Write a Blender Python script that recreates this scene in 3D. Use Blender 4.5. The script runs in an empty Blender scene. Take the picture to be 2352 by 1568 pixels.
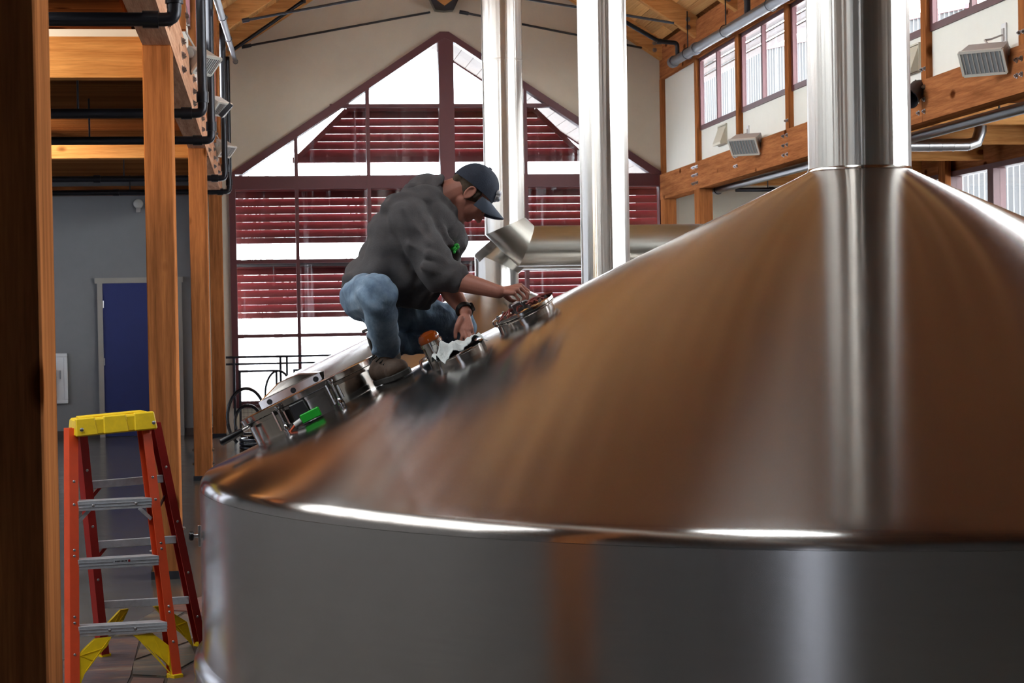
import bpy, bmesh, math, random
import numpy as np
from mathutils import Vector, Matrix

random.seed(7)
scene = bpy.context.scene
COL = scene.collection

# ------------------------------------------------------------------ camera
CAM = np.array([0.0, 0.0, 1.62])
FPX = 4235.0
YAW, PITCH, ROLL = [math.radians(a) for a in (7.654, -0.864, -1.003)]
_f = np.array([math.sin(YAW) * math.cos(PITCH), math.cos(YAW) * math.cos(PITCH), math.sin(PITCH)])
_r0 = np.array([math.cos(YAW), -math.sin(YAW), 0.0])
_u0 = np.cross(_r0, _f)
_r = math.cos(ROLL) * _r0 + math.sin(ROLL) * _u0
_u = -math.sin(ROLL) * _r0 + math.cos(ROLL) * _u0
cam_data = bpy.data.cameras.new("camera")
cam_data.sensor_width = 36.0
cam_data.lens = FPX / 2352 * 36.0
cam_data.clip_end = 300
cam_data.dof.use_dof = True
cam_data.dof.focus_distance = 8.3
cam_data.dof.aperture_fstop = 13.0
cam = bpy.data.objects.new("camera", cam_data)
COL.objects.link(cam)
cam.matrix_world = Matrix(((_r[0], _u[0], -_f[0], CAM[0]), (_r[1], _u[1], -_f[1], CAM[1]), (_r[2], _u[2], -_f[2], CAM[2]), (0, 0, 0, 1)))
scene.camera = cam

# ------------------------------------------------------------------ sky and exposure
SKY = 25.0
world = bpy.data.worlds.new("overcast_sky")
scene.world = world
world.use_nodes = True
bg = world.node_tree.nodes["Background"]
bg.inputs[0].default_value = (0.93, 0.96, 1.0, 1)
bg.inputs[1].default_value = SKY
scene.view_settings.view_transform = "Standard"
scene.view_settings.look = "None"
scene.view_settings.exposure = 0.0
scene.view_settings.gamma = 1.0
scene.view_settings.use_curve_mapping = False
scene.cycles.max_bounces = 8
scene.cycles.diffuse_bounces = 4
scene.cycles.glossy_bounces = 4
scene.cycles.transmission_bounces = 4
scene.cycles.transparent_max_bounces = 12
scene.cycles.sample_clamp_indirect = 8.0
scene.cycles.caustics_reflective = False
scene.cycles.caustics_refractive = False
scene.cycles.use_denoising = True


def portal(name, c, nrm, sx, sy):
    # daylight portal at a window opening: it guides sky sampling and gives off no light of its own
    d = bpy.data.lights.new(name, "AREA")
    d.shape = "RECTANGLE"
    d.size, d.size_y = sx, sy
    d.cycles.is_portal = True
    o = bpy.data.objects.new(name, d)
    o.location = c
    o.rotation_euler = Vector(nrm).to_track_quat("-Z", "Y").to_euler()
    COL.objects.link(o)


portal("portal_gable", (2.65, 26.46, 3.0), (0, -1, 0), 6.2, 5.4)
portal("portal_clerestory_right", (5.98, 15.0, 4.47), (-1, 0, 0), 0.96, 19.0)
portal("portal_clerestory_left", (-0.78, 15.0, 4.47), (1, 0, 0), 0.96, 19.0)
portal("portal_aisle_right", (8.95, 15.2, 2.2), (-1, 0, 0), 2.4, 21.0)
portal("portal_aisle_left", (-5.75, 20.5, 2.2), (1, 0, 0), 2.3, 9.0)
portal("portal_aisle_roof_light", (-2.9, 7.9, 3.72), (0, 0, -1), 3.3, 4.8)
portal("portal_back_door", (-3.75, -3.1, 1.1), (0, 1, 0), 3.5, 2.2)

# ------------------------------------------------------------------ placement helpers (measured points of the room)


def ray(x, y):
    return _r * (x - 1176) / FPX + _u * (784 - y) / FPX + _f


def at_x(x, y, X):
    d = ray(x, y)
    return CAM + d * (X / d[0])


def at_y(x, y, Y):
    d = ray(x, y)
    return CAM + d * (Y / d[1])


def at_z(x, y, Z):
    d = ray(x, y)
    return CAM + d * ((Z - CAM[2]) / d[2])


# ------------------------------------------------------------------ materials
def lin(c):
    return tuple((v / 12.92 if v <= 0.04045 else ((v + 0.055) / 1.055) ** 2.4) for v in [a / 255 for a in c])


MATS = {}


def new_mat(name):
    m = bpy.data.materials.new(name)
    m.use_nodes = True
    nt = m.node_tree
    p = nt.nodes["Principled BSDF"]
    MATS[name] = m
    return m, nt, p


def N(nt, kind, **kw):
    n = nt.nodes.new(kind)
    for k, v in kw.items():
        setattr(n, k, v)
    return n


def coords(nt, scale, out="Object", rand=True):
    tc = N(nt, "ShaderNodeTexCoord")
    mp = N(nt, "ShaderNodeMapping")
    mp.inputs["Scale"].default_value = scale
    nt.links.new(tc.outputs[out], mp.inputs["Vector"])
    if rand:
        oi = N(nt, "ShaderNodeObjectInfo")
        ml = N(nt, "ShaderNodeMath", operation="MULTIPLY")
        ml.inputs[1].default_value = 37.0
        nt.links.new(oi.outputs["Random"], ml.inputs[0])
        cb = N(nt, "ShaderNodeCombineXYZ")
        for i in range(3):
            nt.links.new(ml.outputs[0], cb.inputs[i])
        nt.links.new(cb.outputs[0], mp.inputs["Location"])
    return mp.outputs[0]


def noise(nt, vec, scale, detail=4, rough=0.6):
    n = N(nt, "ShaderNodeTexNoise")
    n.inputs["Scale"].default_value = scale
    n.inputs["Detail"].default_value = detail
    n.inputs["Roughness"].default_value = rough
    nt.links.new(vec, n.inputs["Vector"])
    return n.outputs["Fac"]


def ramp(nt, fac, stops):
    r = N(nt, "ShaderNodeValToRGB")
    el = r.color_ramp.elements
    while len(el) < len(stops):
        el.new(0.5)
    for e, (p, c) in zip(el, stops):
        e.position = p
        e.color = (*c, 1)
    nt.links.new(fac, r.inputs[0])
    return r.outputs[0]


def bump(nt, p, height, strength, dist=0.01):
    b = N(nt, "ShaderNodeBump")
    b.inputs["Strength"].default_value = strength
    b.inputs["Distance"].default_value = dist
    nt.links.new(height, b.inputs["Height"])
    nt.links.new(b.outputs[0], p.inputs["Normal"])


def plain(name, rgb, rough=0.6, metal=0.0, var=0.08, nscale=6.0, bumpy=0.0, bscale=80.0):
    m, nt, p = new_mat(name)
    c = lin(rgb)
    v = coords(nt, (1, 1, 1))
    f = noise(nt, v, nscale, 5)
    col = ramp(nt, f, [(0.25, tuple(a * (1 - var) for a in c)), (0.75, tuple(min(1, a * (1 + var)) for a in c))])
    nt.links.new(col, p.inputs["Base Color"])
    p.inputs["Roughness"].default_value = rough
    p.inputs["Metallic"].default_value = metal
    if bumpy:
        bump(nt, p, noise(nt, v, bscale, 3), bumpy)
    return m


def mix_rgb(nt, fac, a, b, mode="MIX"):
    m = N(nt, "ShaderNodeMix", data_type="RGBA", blend_type=mode)
    if isinstance(fac, float):
        m.inputs[0].default_value = fac
    else:
        nt.links.new(fac, m.inputs[0])
    for i, s in ((6, a), (7, b)):
        if isinstance(s, tuple):
            m.inputs[i].default_value = (*s, 1)
        else:
            nt.links.new(s, m.inputs[i])
    return m.outputs[2]


def wood(name, axis, light, dark, rough=0.5, knots=True, unit=False, per_obj=0.0, gr=1.0):
    m, nt, p = new_mat(name)
    lo, hi = lin(dark), lin(light)
    along, across = (0.7, 14.0 * gr) if not unit else (0.8, 5.0)
    sc = [across] * 3
    sc["xyz".index(axis)] = along
    v = coords(nt, sc)
    g = noise(nt, v, 1.6, 6, 0.65)
    col = ramp(nt, g, [(0.3, lo), (0.52, tuple((a + b) / 2 for a, b in zip(lo, hi))), (0.72, hi)])
    v2 = coords(nt, [s * 3.2 for s in sc])
    g2 = noise(nt, v2, 3.0, 3, 0.5)
    col = mix_rgb(nt, 0.35, col, ramp(nt, g2, [(0.3, (0.45, 0.45, 0.45)), (0.6, (1, 1, 1))]), "MULTIPLY")
    if knots:
        ks = [3.4] * 3
        ks["xyz".index(axis)] = 2.0
        if unit:
            ks = [1.5] * 3
            ks["xyz".index(axis)] = 3.0
        vo = N(nt, "ShaderNodeTexVoronoi")
        vo.inputs["Scale"].default_value = 1.0
        nt.links.new(coords(nt, ks), vo.inputs["Vector"])
        kf = ramp(nt, vo.outputs["Distance"], [(0.09, (0.25, 0.18, 0.14)), (0.16, (1, 1, 1))])
        col = mix_rgb(nt, 1.0, col, kf, "MULTIPLY")
    if per_obj:
        oi = N(nt, "ShaderNodeObjectInfo")
        a = 1 - per_obj
        pf = ramp(nt, oi.outputs["Random"], [(0.0, (a, a * 0.95, a * 0.9)), (0.5, (1, 1, 1)), (1.0, (1.0 + per_obj * 0.6, 1.0 + per_obj * 0.5, 1 + per_obj * 0.2))])
        col = mix_rgb(nt, 1.0, col, pf, "MULTIPLY")
    nt.links.new(col, p.inputs["Base Color"])
    p.inputs["Roughness"].default_value = rough
    p.inputs["Specular IOR Level"].default_value = 0.0
    bump(nt, p, g2, 0.15, 0.004)
    return m


def steel(name, rgb, rough=0.2, aniso=0.0, radial=False, grain=None, gstrength=0.1, rot=0.0, wave=None, metal=1.0, var=1.0):
    m, nt, p = new_mat(name)
    c = lin(rgb)
    p.inputs["Metallic"].default_value = metal
    v = coords(nt, grain or (30, 30, 30), rand=False)
    f = noise(nt, v, 4.0, 4, 0.6)
    col = ramp(nt, f, [(0.3, tuple(a * (1 - 0.07 * var) for a in c)), (0.7, tuple(min(1, a * (1 + 0.04 * var)) for a in c))])
    nt.links.new(col, p.inputs["Base Color"])
    mr = N(nt, "ShaderNodeMapRange")
    mr.inputs[3].default_value = rough * (1 - 0.12 * var)
    mr.inputs[4].default_value = rough * (1 + 0.12 * var)
    nt.links.new(f, mr.inputs[0])
    nt.links.new(mr.outputs[0], p.inputs["Roughness"])
    if aniso:
        p.inputs["Anisotropic"].default_value = aniso
        p.inputs["Anisotropic Rotation"].default_value = rot
        t = N(nt, "ShaderNodeTangent", direction_type="RADIAL", axis="Z")
        nt.links.new(t.outputs[0], p.inputs["Tangent"])
    if wave:
        w = noise(nt, coords(nt, wave, rand=False), 1.0, 2, 0.5)
        bump(nt, p, w, gstrength, 0.02)
    elif gstrength:
        bump(nt, p, f, gstrength, 0.001)
    return m


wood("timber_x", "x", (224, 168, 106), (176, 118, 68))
wood("timber_y", "y", (190, 124, 80), (134, 82, 50))
wood("timber_z", "z", (184, 116, 68), (122, 74, 44))
wood("timber_sheen", "y", (222, 176, 146), (170, 120, 92))  # sheen of light on the left girder, put into a paler wood colour
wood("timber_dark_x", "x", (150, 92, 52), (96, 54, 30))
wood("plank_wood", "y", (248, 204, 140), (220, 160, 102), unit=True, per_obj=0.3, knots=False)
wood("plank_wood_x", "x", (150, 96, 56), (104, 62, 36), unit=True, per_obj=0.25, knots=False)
plain("wall_cream", (192, 182, 166), 0.85, var=0.03, bumpy=0.05)
plain("wall_white", (232, 231, 222), 0.8, var=0.02)
plain("wall_grey", (130, 130, 132), 0.85, var=0.03, bumpy=0.05)
plain("maroon", (80, 35, 40), 0.45, var=0.06)
plain("maroon_louver", (142, 68, 70), 0.5, var=0.08)
plain("black_steel", (34, 34, 40), 0.38, 0.3, var=0.1)
plain("black_pipe", (30, 30, 36), 0.33, 0.5, var=0.1)
plain("grey_pipe", (92, 92, 98), 0.4, 0.4, var=0.1)
plain("black_rubber", (22, 22, 26), 0.25, 0.0, var=0.1)
plain("bolt_metal", (150, 148, 150), 0.3, 1.0)
plain("chrome", (220, 220, 224), 0.12, 1.0, var=0.02)
plain("fixture_grey", (176, 170, 166), 0.5, 0.1, var=0.05)
plain("fixture_trim", (214, 212, 204), 0.4, 0.1, var=0.03)
plain("lamp_glass", (140, 146, 150), 0.15, 0.0, var=0.05)
plain("white_paint", (224, 224, 224), 0.5, var=0.03)
plain("vent_beige", (196, 190, 172), 0.5, var=0.04)
plain("door_blue", (36, 46, 104), 0.5, var=0.06)
plain("door_frame_grey", (160, 154, 146), 0.55, var=0.04)
plain("baseboard_brown", (70, 60, 56), 0.6)
plain("ladder_orange", (216, 74, 34), 0.45, var=0.1, nscale=14)
plain("ladder_red", (170, 38, 34), 0.5, var=0.08)
plain("ladder_yellow", (238, 200, 14), 0.5, var=0.1, nscale=25)
plain("aluminium", (196, 200, 208), 0.4, 0.35, var=0.15, nscale=40)
plain("skin", (192, 130, 112), 0.5, var=0.07, nscale=14, bumpy=0.08, bscale=220)
plain("hoodie_grey", (94, 91, 93), 0.95, var=0.1, nscale=30, bumpy=0.25, bscale=160)
plain("hoodie_dark", (58, 58, 64), 0.95, var=0.1, nscale=30)
plain("cap_brim", (84, 94, 110), 0.9, var=0.12, nscale=22)
plain("cap_navy", (52, 58, 72), 0.9, var=0.2, nscale=22, bumpy=0.2, bscale=200)
plain("boot_leather", (74, 56, 44), 0.75, var=0.3, nscale=18, bumpy=0.3, bscale=60)
plain("boot_sole", (52, 50, 48), 0.8)
plain("hair_brown", (92, 78, 64), 0.9, var=0.25, nscale=120)
plain("emblem_white", (226, 226, 230), 0.8)
plain("emblem_green", (60, 190, 74), 0.7, var=0.15)
plain("watch_black", (20, 20, 22), 0.35)
plain("rag_white", (226, 232, 232), 0.95, var=0.05, nscale=60, bumpy=0.3, bscale=90)
plain("signal_green", (28, 190, 50), 0.5, var=0.06)
plain("cable_orange", (214, 92, 50), 0.5)
plain("red_paint", (150, 30, 34), 0.4)
plain("tag_green", (150, 220, 60), 0.6)
plain("snow", (236, 238, 242), 0.9, var=0.04)
plain("bark_grey", (150, 142, 136), 0.9, var=0.2)
plain("soffit_board", (82, 66, 54), 0.7, var=0.08)
plain("eave_board", (70, 58, 58), 0.7, var=0.08)
plain("roof_metal", (120, 122, 126), 0.5, 0.3)
plain("galvanised", (176, 178, 180), 0.3, 1.0, var=0.12, nscale=20)
plain("corrugated_metal", (27, 29, 33), 0.5, 0.1, var=0.04)
plain("eye_white", (210, 200, 196), 0.2)
plain("red_wire", (120, 50, 44), 0.4, 0.3)

steel("stack_steel", (208, 205, 200), 0.31, 0.94, True, grain=(60, 60, 0.6), rot=0.25, wave=(18, 18, 0.2), gstrength=0.45)
steel("dome_steel", (184, 178, 174), 0.175, 0.92, True, grain=(40, 40, 40), rot=0.25, gstrength=0.02, metal=0.98)
steel("shell_steel", (196, 193, 190), 0.25, 0.8, True, grain=(1, 1, 22), rot=0.25, wave=(1.6, 1.6, 0.25), gstrength=0.06, var=0.35)
steel("duct_steel", (160, 157, 149), 0.3, 0.0, grain=(0.8, 60, 60), gstrength=0.02)
steel("fitting_steel", (208, 204, 200), 0.14, 0.0, grain=(20, 20, 20), gstrength=0.02)

# amber lens
m, nt, p = new_mat("amber_lens")
p.inputs["Base Color"].default_value = (*lin((150, 66, 8)), 1)
p.inputs["Roughness"].default_value = 0.12
p.inputs["Coat Weight"].default_value = 0.6
# polished concrete
m, nt, p = new_mat("polished_concrete")
v = coords(nt, (1, 1, 1), rand=False)
f = noise(nt, v, 1.3, 8, 0.65)
nt.links.new(ramp(nt, f, [(0.3, lin((70, 65, 60))), (0.7, lin((104, 98, 92)))]), p.inputs["Base Color"])
mr = N(nt, "ShaderNodeMapRange")
mr.inputs[3].default_value, mr.inputs[4].default_value = 0.12, 0.24
nt.links.new(noise(nt, v, 5, 4), mr.inputs[0])
nt.links.new(mr.outputs[0], p.inputs["Roughness"])
# slate stones
m, nt, p = new_mat("slate")
v = coords(nt, (1.4, 7, 2))
f = noise(nt, v, 1.3, 8, 0.78)
oi = N(nt, "ShaderNodeObjectInfo")
tone = ramp(nt, oi.outputs["Random"], [(0.0, lin((70, 82, 98))), (0.35, lin((128, 74, 46))), (0.55, lin((72, 92, 88))), (0.75, lin((120, 58, 50))), (1.0, lin((120, 118, 104)))])
cc = ramp(nt, f, [(0.36, lin((34, 36, 42))), (0.47, lin((96, 104, 108))), (0.53, lin((140, 88, 60))), (0.6, lin((176, 166, 140))), (0.7, lin((60, 50, 50)))])
nt.links.new(mix_rgb(nt, 0.6, cc, tone), p.inputs["Base Color"])
p.inputs["Roughness"].default_value = 0.35
bump(nt, p, f, 0.5, 0.006)
# denim
m, nt, p = new_mat("denim")
v = coords(nt, (1, 1, 1))
f = noise(nt, v, 7, 6, 0.65)
nt.links.new(ramp(nt, f, [(0.3, lin((92, 114, 142))), (0.5, lin((136, 162, 188))), (0.72, lin((190, 208, 224)))]), p.inputs["Base Color"])
p.inputs["Roughness"].default_value = 0.9
bump(nt, p, noise(nt, coords(nt, (1, 1, 0.5)), 22, 4, 0.6), 0.45, 0.02)
# window glass: clear sheet with a fresnel reflection and run-down dirt streaks
for GN, TINT in (("window_glass", (0.97, 0.98, 0.97, 1)), ("tinted_glass", (0.74, 0.76, 0.77, 1)), ("dark_glass", (0.3, 0.31, 0.33, 1)), ("milky_glass", (0.42, 0.42, 0.41, 1))):
  m, nt, p = new_mat(GN)
  nt.nodes.remove(p)
  out = nt.nodes["Material Output"]
  tr = N(nt, "ShaderNodeBsdfTransparent")
  tr.inputs[0].default_value = TINT
  gl = N(nt, "ShaderNodeBsdfGlossy")
  gl.inputs["Roughness"].default_value = 0.02
  lw = N(nt, "ShaderNodeLayerWeight")
  lw.inputs[0].default_value = 0.5
  pw_ = N(nt, "ShaderNodeMath", operation="POWER")
  pw_.inputs[1].default_value = 5.0
  nt.links.new(lw.outputs["Facing"], pw_.inputs[0])
  fr = N(nt, "ShaderNodeMath", operation="MULTIPLY_ADD")
  fr.inputs[1].default_value = 0.6
  fr.inputs[2].default_value = 0.03
  nt.links.new(pw_.outputs[0], fr.inputs[0])
  mx = N(nt, "ShaderNodeMixShader")
  nt.links.new(fr.outputs[0], mx.inputs[0])
  nt.links.new(tr.outputs[0], mx.inputs[1])
  nt.links.new(gl.outputs[0], mx.inputs[2])
  df = N(nt, "ShaderNodeBsdfTranslucent")
  df.inputs[0].default_value = (0.9, 0.9, 0.95, 1)
  mx2 = N(nt, "ShaderNodeMixShader")
  sf = noise(nt, coords(nt, (9, 9, 0.25), rand=False), 1.0, 5, 0.7)
  sr = ramp(nt, sf, [(0.56, (0.0, 0.0, 0.0)), (0.78, (0.085, 0.085, 0.085))])
  nt.links.new(sr, mx2.inputs[0])
  nt.links.new(mx.outputs[0], mx2.inputs[1])
  nt.links.new(df.outputs[0], mx2.inputs[2])
  nt.links.new(mx2.outputs[0], out.inputs[0])


# ------------------------------------------------------------------ object helpers
def origin_of(o):
    v = Vector((0, 0, 0))
    while o is not None:
        v += o.location
        o = o.parent
    return v


def tag(o, label=None, cat=None, group=None, kind=None):
    for k, v in (("label", label), ("category", cat), ("group", group), ("kind", kind)):
        if v:
            o[k] = v
    return o


def thing(name, loc, label, cat, group=None):
    o = bpy.data.objects.new(name, None)
    o.empty_display_size = 0.1
    COL.objects.link(o)
    o.location = Vector([float(a) for a in loc])
    return tag(o, label, cat, group)


def struct_root(name, loc=(0, 0, 0)):
    o = bpy.data.objects.new(name, None)
    COL.objects.link(o)
    o.location = loc
    o["kind"] = "structure"
    return o


class MB:
    """collects shapes given in world coordinates, then links them as ONE mesh"""

    def __init__(self):
        self.v, self.f = [], []

    def add(self, V, F):
        n = len(self.v)
        self.v += [tuple(float(a) for a in p) for p in V]
        self.f += [tuple(i + n for i in q) for q in F]
        return self

    def box(self, x0, x1, y0, y1, z0, z1):
        V = [(x, y, z) for x in (x0, x1) for y in (y0, y1) for z in (z0, z1)]
        F = [(0, 1, 3, 2), (4, 6, 7, 5), (0, 4, 5, 1), (2, 3, 7, 6), (0, 2, 6, 4), (1, 5, 7, 3)]
        return self.add(V, F)

    def obox(self, c, ax, ay, az):
        """oriented box: centre and three half-vectors"""
        c, ax, ay, az = [np.array(a, float) for a in (c, ax, ay, az)]
        V = [c + i * ax + j * ay + k * az for i in (-1, 1) for j in (-1, 1) for k in (-1, 1)]
        F = [(0, 1, 3, 2), (4, 6, 7, 5), (0, 4, 5, 1), (2, 3, 7, 6), (0, 2, 6, 4), (1, 5, 7, 3)]
        return self.add(V, F)

    def prism(self, poly, d):
        """polygon of 3-D points extruded along vector d"""
        n = len(poly)
        P = [np.array(p, float) for p in poly]
        V = P + [p + np.array(d, float) for p in P]
        F = [tuple(range(n))[::-1], tuple(range(n, 2 * n))] + [(i, (i + 1) % n, n + (i + 1) % n, n + i) for i in range(n)]
        return self.add(V, F)

    def bar(self, a, b, w, h, up=(0, 0, 1)):
        """rectangular bar from a to b"""
        a, b = np.array(a, float), np.array(b, float)
        d = b - a
        L = np.linalg.norm(d)
        d /= L
        s = np.cross(d, np.array(up, float))
        if np.linalg.norm(s) < 1e-6:
            s = np.array([1.0, 0, 0])
        s /= np.linalg.norm(s)
        t = np.cross(s, d)
        return self.obox((a + b) / 2, d * L / 2, s * w / 2, t * h / 2)

    def tube(self, pts, r, n=12, closed=False):
        pts = [np.array(p, float) for p in pts]
        rr = r if isinstance(r, (list, tuple)) else [r] * len(pts)
        m = len(pts)
        t0 = pts[1] - pts[0]
        a = np.cross(t0, [0, 0, 1.0])
        if np.linalg.norm(a) < 1e-6:
            a = np.array([1.0, 0, 0])
        a /= np.linalg.norm(a)
        V, F = [], []
        for i, p in enumerate(pts):
            if closed:
                t = pts[(i + 1) % m] - pts[i - 1]
            else:
                t = pts[min(i + 1, m - 1)] - pts[max(i - 1, 0)]
            t /= np.linalg.norm(t)
            a = a - t * (a @ t)
            a /= np.linalg.norm(a)
            b = np.cross(t, a)
            for k in range(n):
                w = 2 * math.pi * k / n
                V.append(p + rr[i] * (math.cos(w) * a + math.sin(w) * b))
        for i in range(m if closed else m - 1):
            j = (i + 1) % m
            for k in range(n):
                l = (k + 1) % n
                F.append((i * n + k, i * n + l, j * n + l, j * n + k))
        if not closed:
            F.append(tuple(range(n))[::-1])
            F.append(tuple(range((m - 1) * n, m * n)))
        return self.add(V, F)

    def lathe(self, c, axis, prof, n=48, cap0=False, cap1=False):
        """profile of (radius, height) about an axis through c"""
        c = np.array(c, float)
        z = np.array(axis, float)
        z /= np.linalg.norm(z)
        x = np.cross([0, 1.0, 0] if abs(z[1]) < 0.9 else [1.0, 0, 0], z)
        x /= np.linalg.norm(x)
        y = np.cross(z, x)
        V, F = [], []
        for r, h in prof:
            for k in range(n):
                w = 2 * math.pi * k / n
                V.append(c + z * h + r * (math.cos(w) * x + math.sin(w) * y))
        for i in range(len(prof) - 1):
            for k in range(n):
                l = (k + 1) % n
                F.append((i * n + k, i * n + l, (i + 1) * n + l, (i + 1) * n + k))
        if cap0:
            F.append(tuple(range(n))[::-1])
        if cap1:
            F.append(tuple(range((len(prof) - 1) * n, len(prof) * n)))
        return self.add(V, F)

    def capsule(self, a, b, r0, r1=None, n=14, m=5):
        r1 = r0 if r1 is None else r1
        a, b = np.array(a, float), np.array(b, float)
        L = np.linalg.norm(b - a)
        prof = [(max(1e-4, r0 * math.cos(t)), r0 * math.sin(t)) for t in np.linspace(-math.pi / 2, 0, m)]
        prof += [(max(1e-4, r1 * math.cos(t)), L + r1 * math.sin(t)) for t in np.linspace(0, math.pi / 2, m)]
        return self.lathe(a, b - a if L > 1e-6 else (0, 0, 1), prof, n, True, True)

    def ellipsoid(self, c, X, Y, Z, n=20, m=12):
        """axes given as full radius vectors"""
        c, X, Y, Z = [np.array(q, float) for q in (c, X, Y, Z)]
        V, F = [c - Z], []
        for i in range(1, m):
            t = -math.pi / 2 + math.pi * i / m
            for k in range(n):
                w = 2 * math.pi * k / n
                V.append(c + Z * math.sin(t) + math.cos(t) * (X * math.cos(w) + Y * math.sin(w)))
        V.append(c + Z)
        for k in range(n):
            F.append((0, 1 + (k + 1) % n, 1 + k))
            F.append((len(V) - 1, 1 + (m - 2) * n + k, 1 + (m - 2) * n + (k + 1) % n))
        for i in range(m - 2):
            for k in range(n):
                l = (k + 1) % n
                F.append((1 + i * n + k, 1 + i * n + l, 1 + (i + 1) * n + l, 1 + (i + 1) * n + k))
        return self.add(V, F)

    def build(self, name, mat, parent=None, smooth=False, bevel=0.0, loc=None, kind=None):
        off = origin_of(parent) if parent else Vector((0, 0, 0))
        if loc is not None:
            off = Vector([float(q) for q in loc])
        me = bpy.data.meshes.new(name)
        me.from_pydata([(p[0] - off[0], p[1] - off[1], p[2] - off[2]) for p in self.v], [], self.f)
        bm = bmesh.new()
        bm.from_mesh(me)
        bmesh.ops.recalc_face_normals(bm, faces=bm.faces)
        if bevel:
            ed = [e for e in bm.edges if len(e.link_faces) == 2 and e.calc_face_angle(0) > 0.6]
            bmesh.ops.bevel(bm, geom=ed, offset=bevel, segments=1, affect="EDGES")
        bm.to_mesh(me)
        bm.free()
        me.materials.append(MATS[mat])
        if smooth:
            for q in me.polygons:
                q.use_smooth = True
            try:
                me.set_sharp_from_angle(angle=math.radians(38))
            except Exception:
                pass
        o = bpy.data.objects.new(name, me)
        COL.objects.link(o)
        if parent:
            o.parent = parent
        elif loc is not None:
            o.location = off
        if kind:
            o["kind"] = kind
        return o


UNIT = {}


def unit_box(mat):
    if mat not in UNIT:
        o = MB().box(-0.5, 0.5, -0.5, 0.5, -0.5, 0.5).build("unit", mat)
        UNIT[mat] = o.data
        bpy.data.objects.remove(o)
    return UNIT[mat]


def piece(name, mat, parent, c, size, rot=None):
    """one of many alike boxes, sharing a unit mesh"""
    o = bpy.data.objects.new(name, unit_box(mat))
    COL.objects.link(o)
    o.parent = parent
    o.location = Vector([float(q) for q in c]) - origin_of(parent)
    o.scale = size
    if rot:
        o.rotation_euler = rot
    return o


BOLT = {}


def bolt(parent, p, nrm, r=0.016):
    """washer and nut sharing one mesh per direction and size"""
    key = (tuple(nrm), r)
    if key not in BOLT:
        mb = MB()
        mb.lathe((0, 0, 0), nrm, [(r * 1.25, 0), (r * 1.25, r * 0.3), (r * 0.8, r * 0.3), (r * 0.8, r * 1.1), (r * 0.35, r * 1.1), (r * 0.35, r * 1.6)], 8, True, True)
        o = mb.build("bolt", "bolt_metal")
        BOLT[key] = o.data
        bpy.data.objects.remove(o)
    o = bpy.data.objects.new("bolt", BOLT[key])
    COL.objects.link(o)
    o.parent = parent
    o.location = Vector([float(q) for q in p]) - origin_of(parent)
    return o

# ================================================================== room shell
XL, XR, XM, YE = -0.54, 5.762, 2.62, 26.2
SL = 0.655          # roof pitch
ZE = 5.22           # underside of the rafters at the side walls
RD = 0.28           # rafter depth
MB().box(-9, 14, -9, 27.0, -0.12, 0.0).build("floor", "polished_concrete", kind="structure", loc=(0, 0, 0))
# stone inlay round the kettle: flags of slate set in the concrete
inlay = struct_root("floor_inlay", (-0.5, 8.5, 0))
mb = MB().prism([at_z(x, y, 0.001) for x, y in ((138, 1640), (140, 1520), (262, 1466), (312, 1432), (360, 1404), (470, 1372), (560, 1400), (560, 1640))], (0, 0, 0.008))
mb.build("grout_bed", "baseboard_brown", inlay)
flags = [[(142, 1640), (144, 1524), (258, 1470), (322, 1468), (300, 1560), (262, 1640)], [(262, 1466), (312, 1434), (356, 1408), (424, 1410), (330, 1464)], [(362, 1405), (468, 1374), (520, 1388), (474, 1424), (428, 1409)], [(328, 1469), (426, 1414), (472, 1428), (440, 1476), (310, 1520)], [(306, 1526), (438, 1481), (452, 1520), (380, 1560), (304, 1556)], [(306, 1562), (378, 1565), (360, 1640), (268, 1640)], [(386, 1563), (455, 1524), (520, 1560), (500, 1640), (366, 1640)], [(478, 1428), (522, 1392), (556, 1402), (556, 1556), (524, 1556), (446, 1478)]]
for fl in flags:
    c = sum([at_z(x, y, 0) for x, y in fl]) / len(fl)
    MB().prism([(1, 1, 0) * (c + (at_z(x, y, 0) - c) * 0.985) + np.array([0, 0, 0.004]) for x, y in fl], (0, 0, random.uniform(0.010, 0.014))).build("stone", "slate", inlay)


def roof_z(x):
    return ZE + RD + SL * (min(x - XL, XR - x) if XL <= x <= XR else min(x - XL, XR - x))


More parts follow.
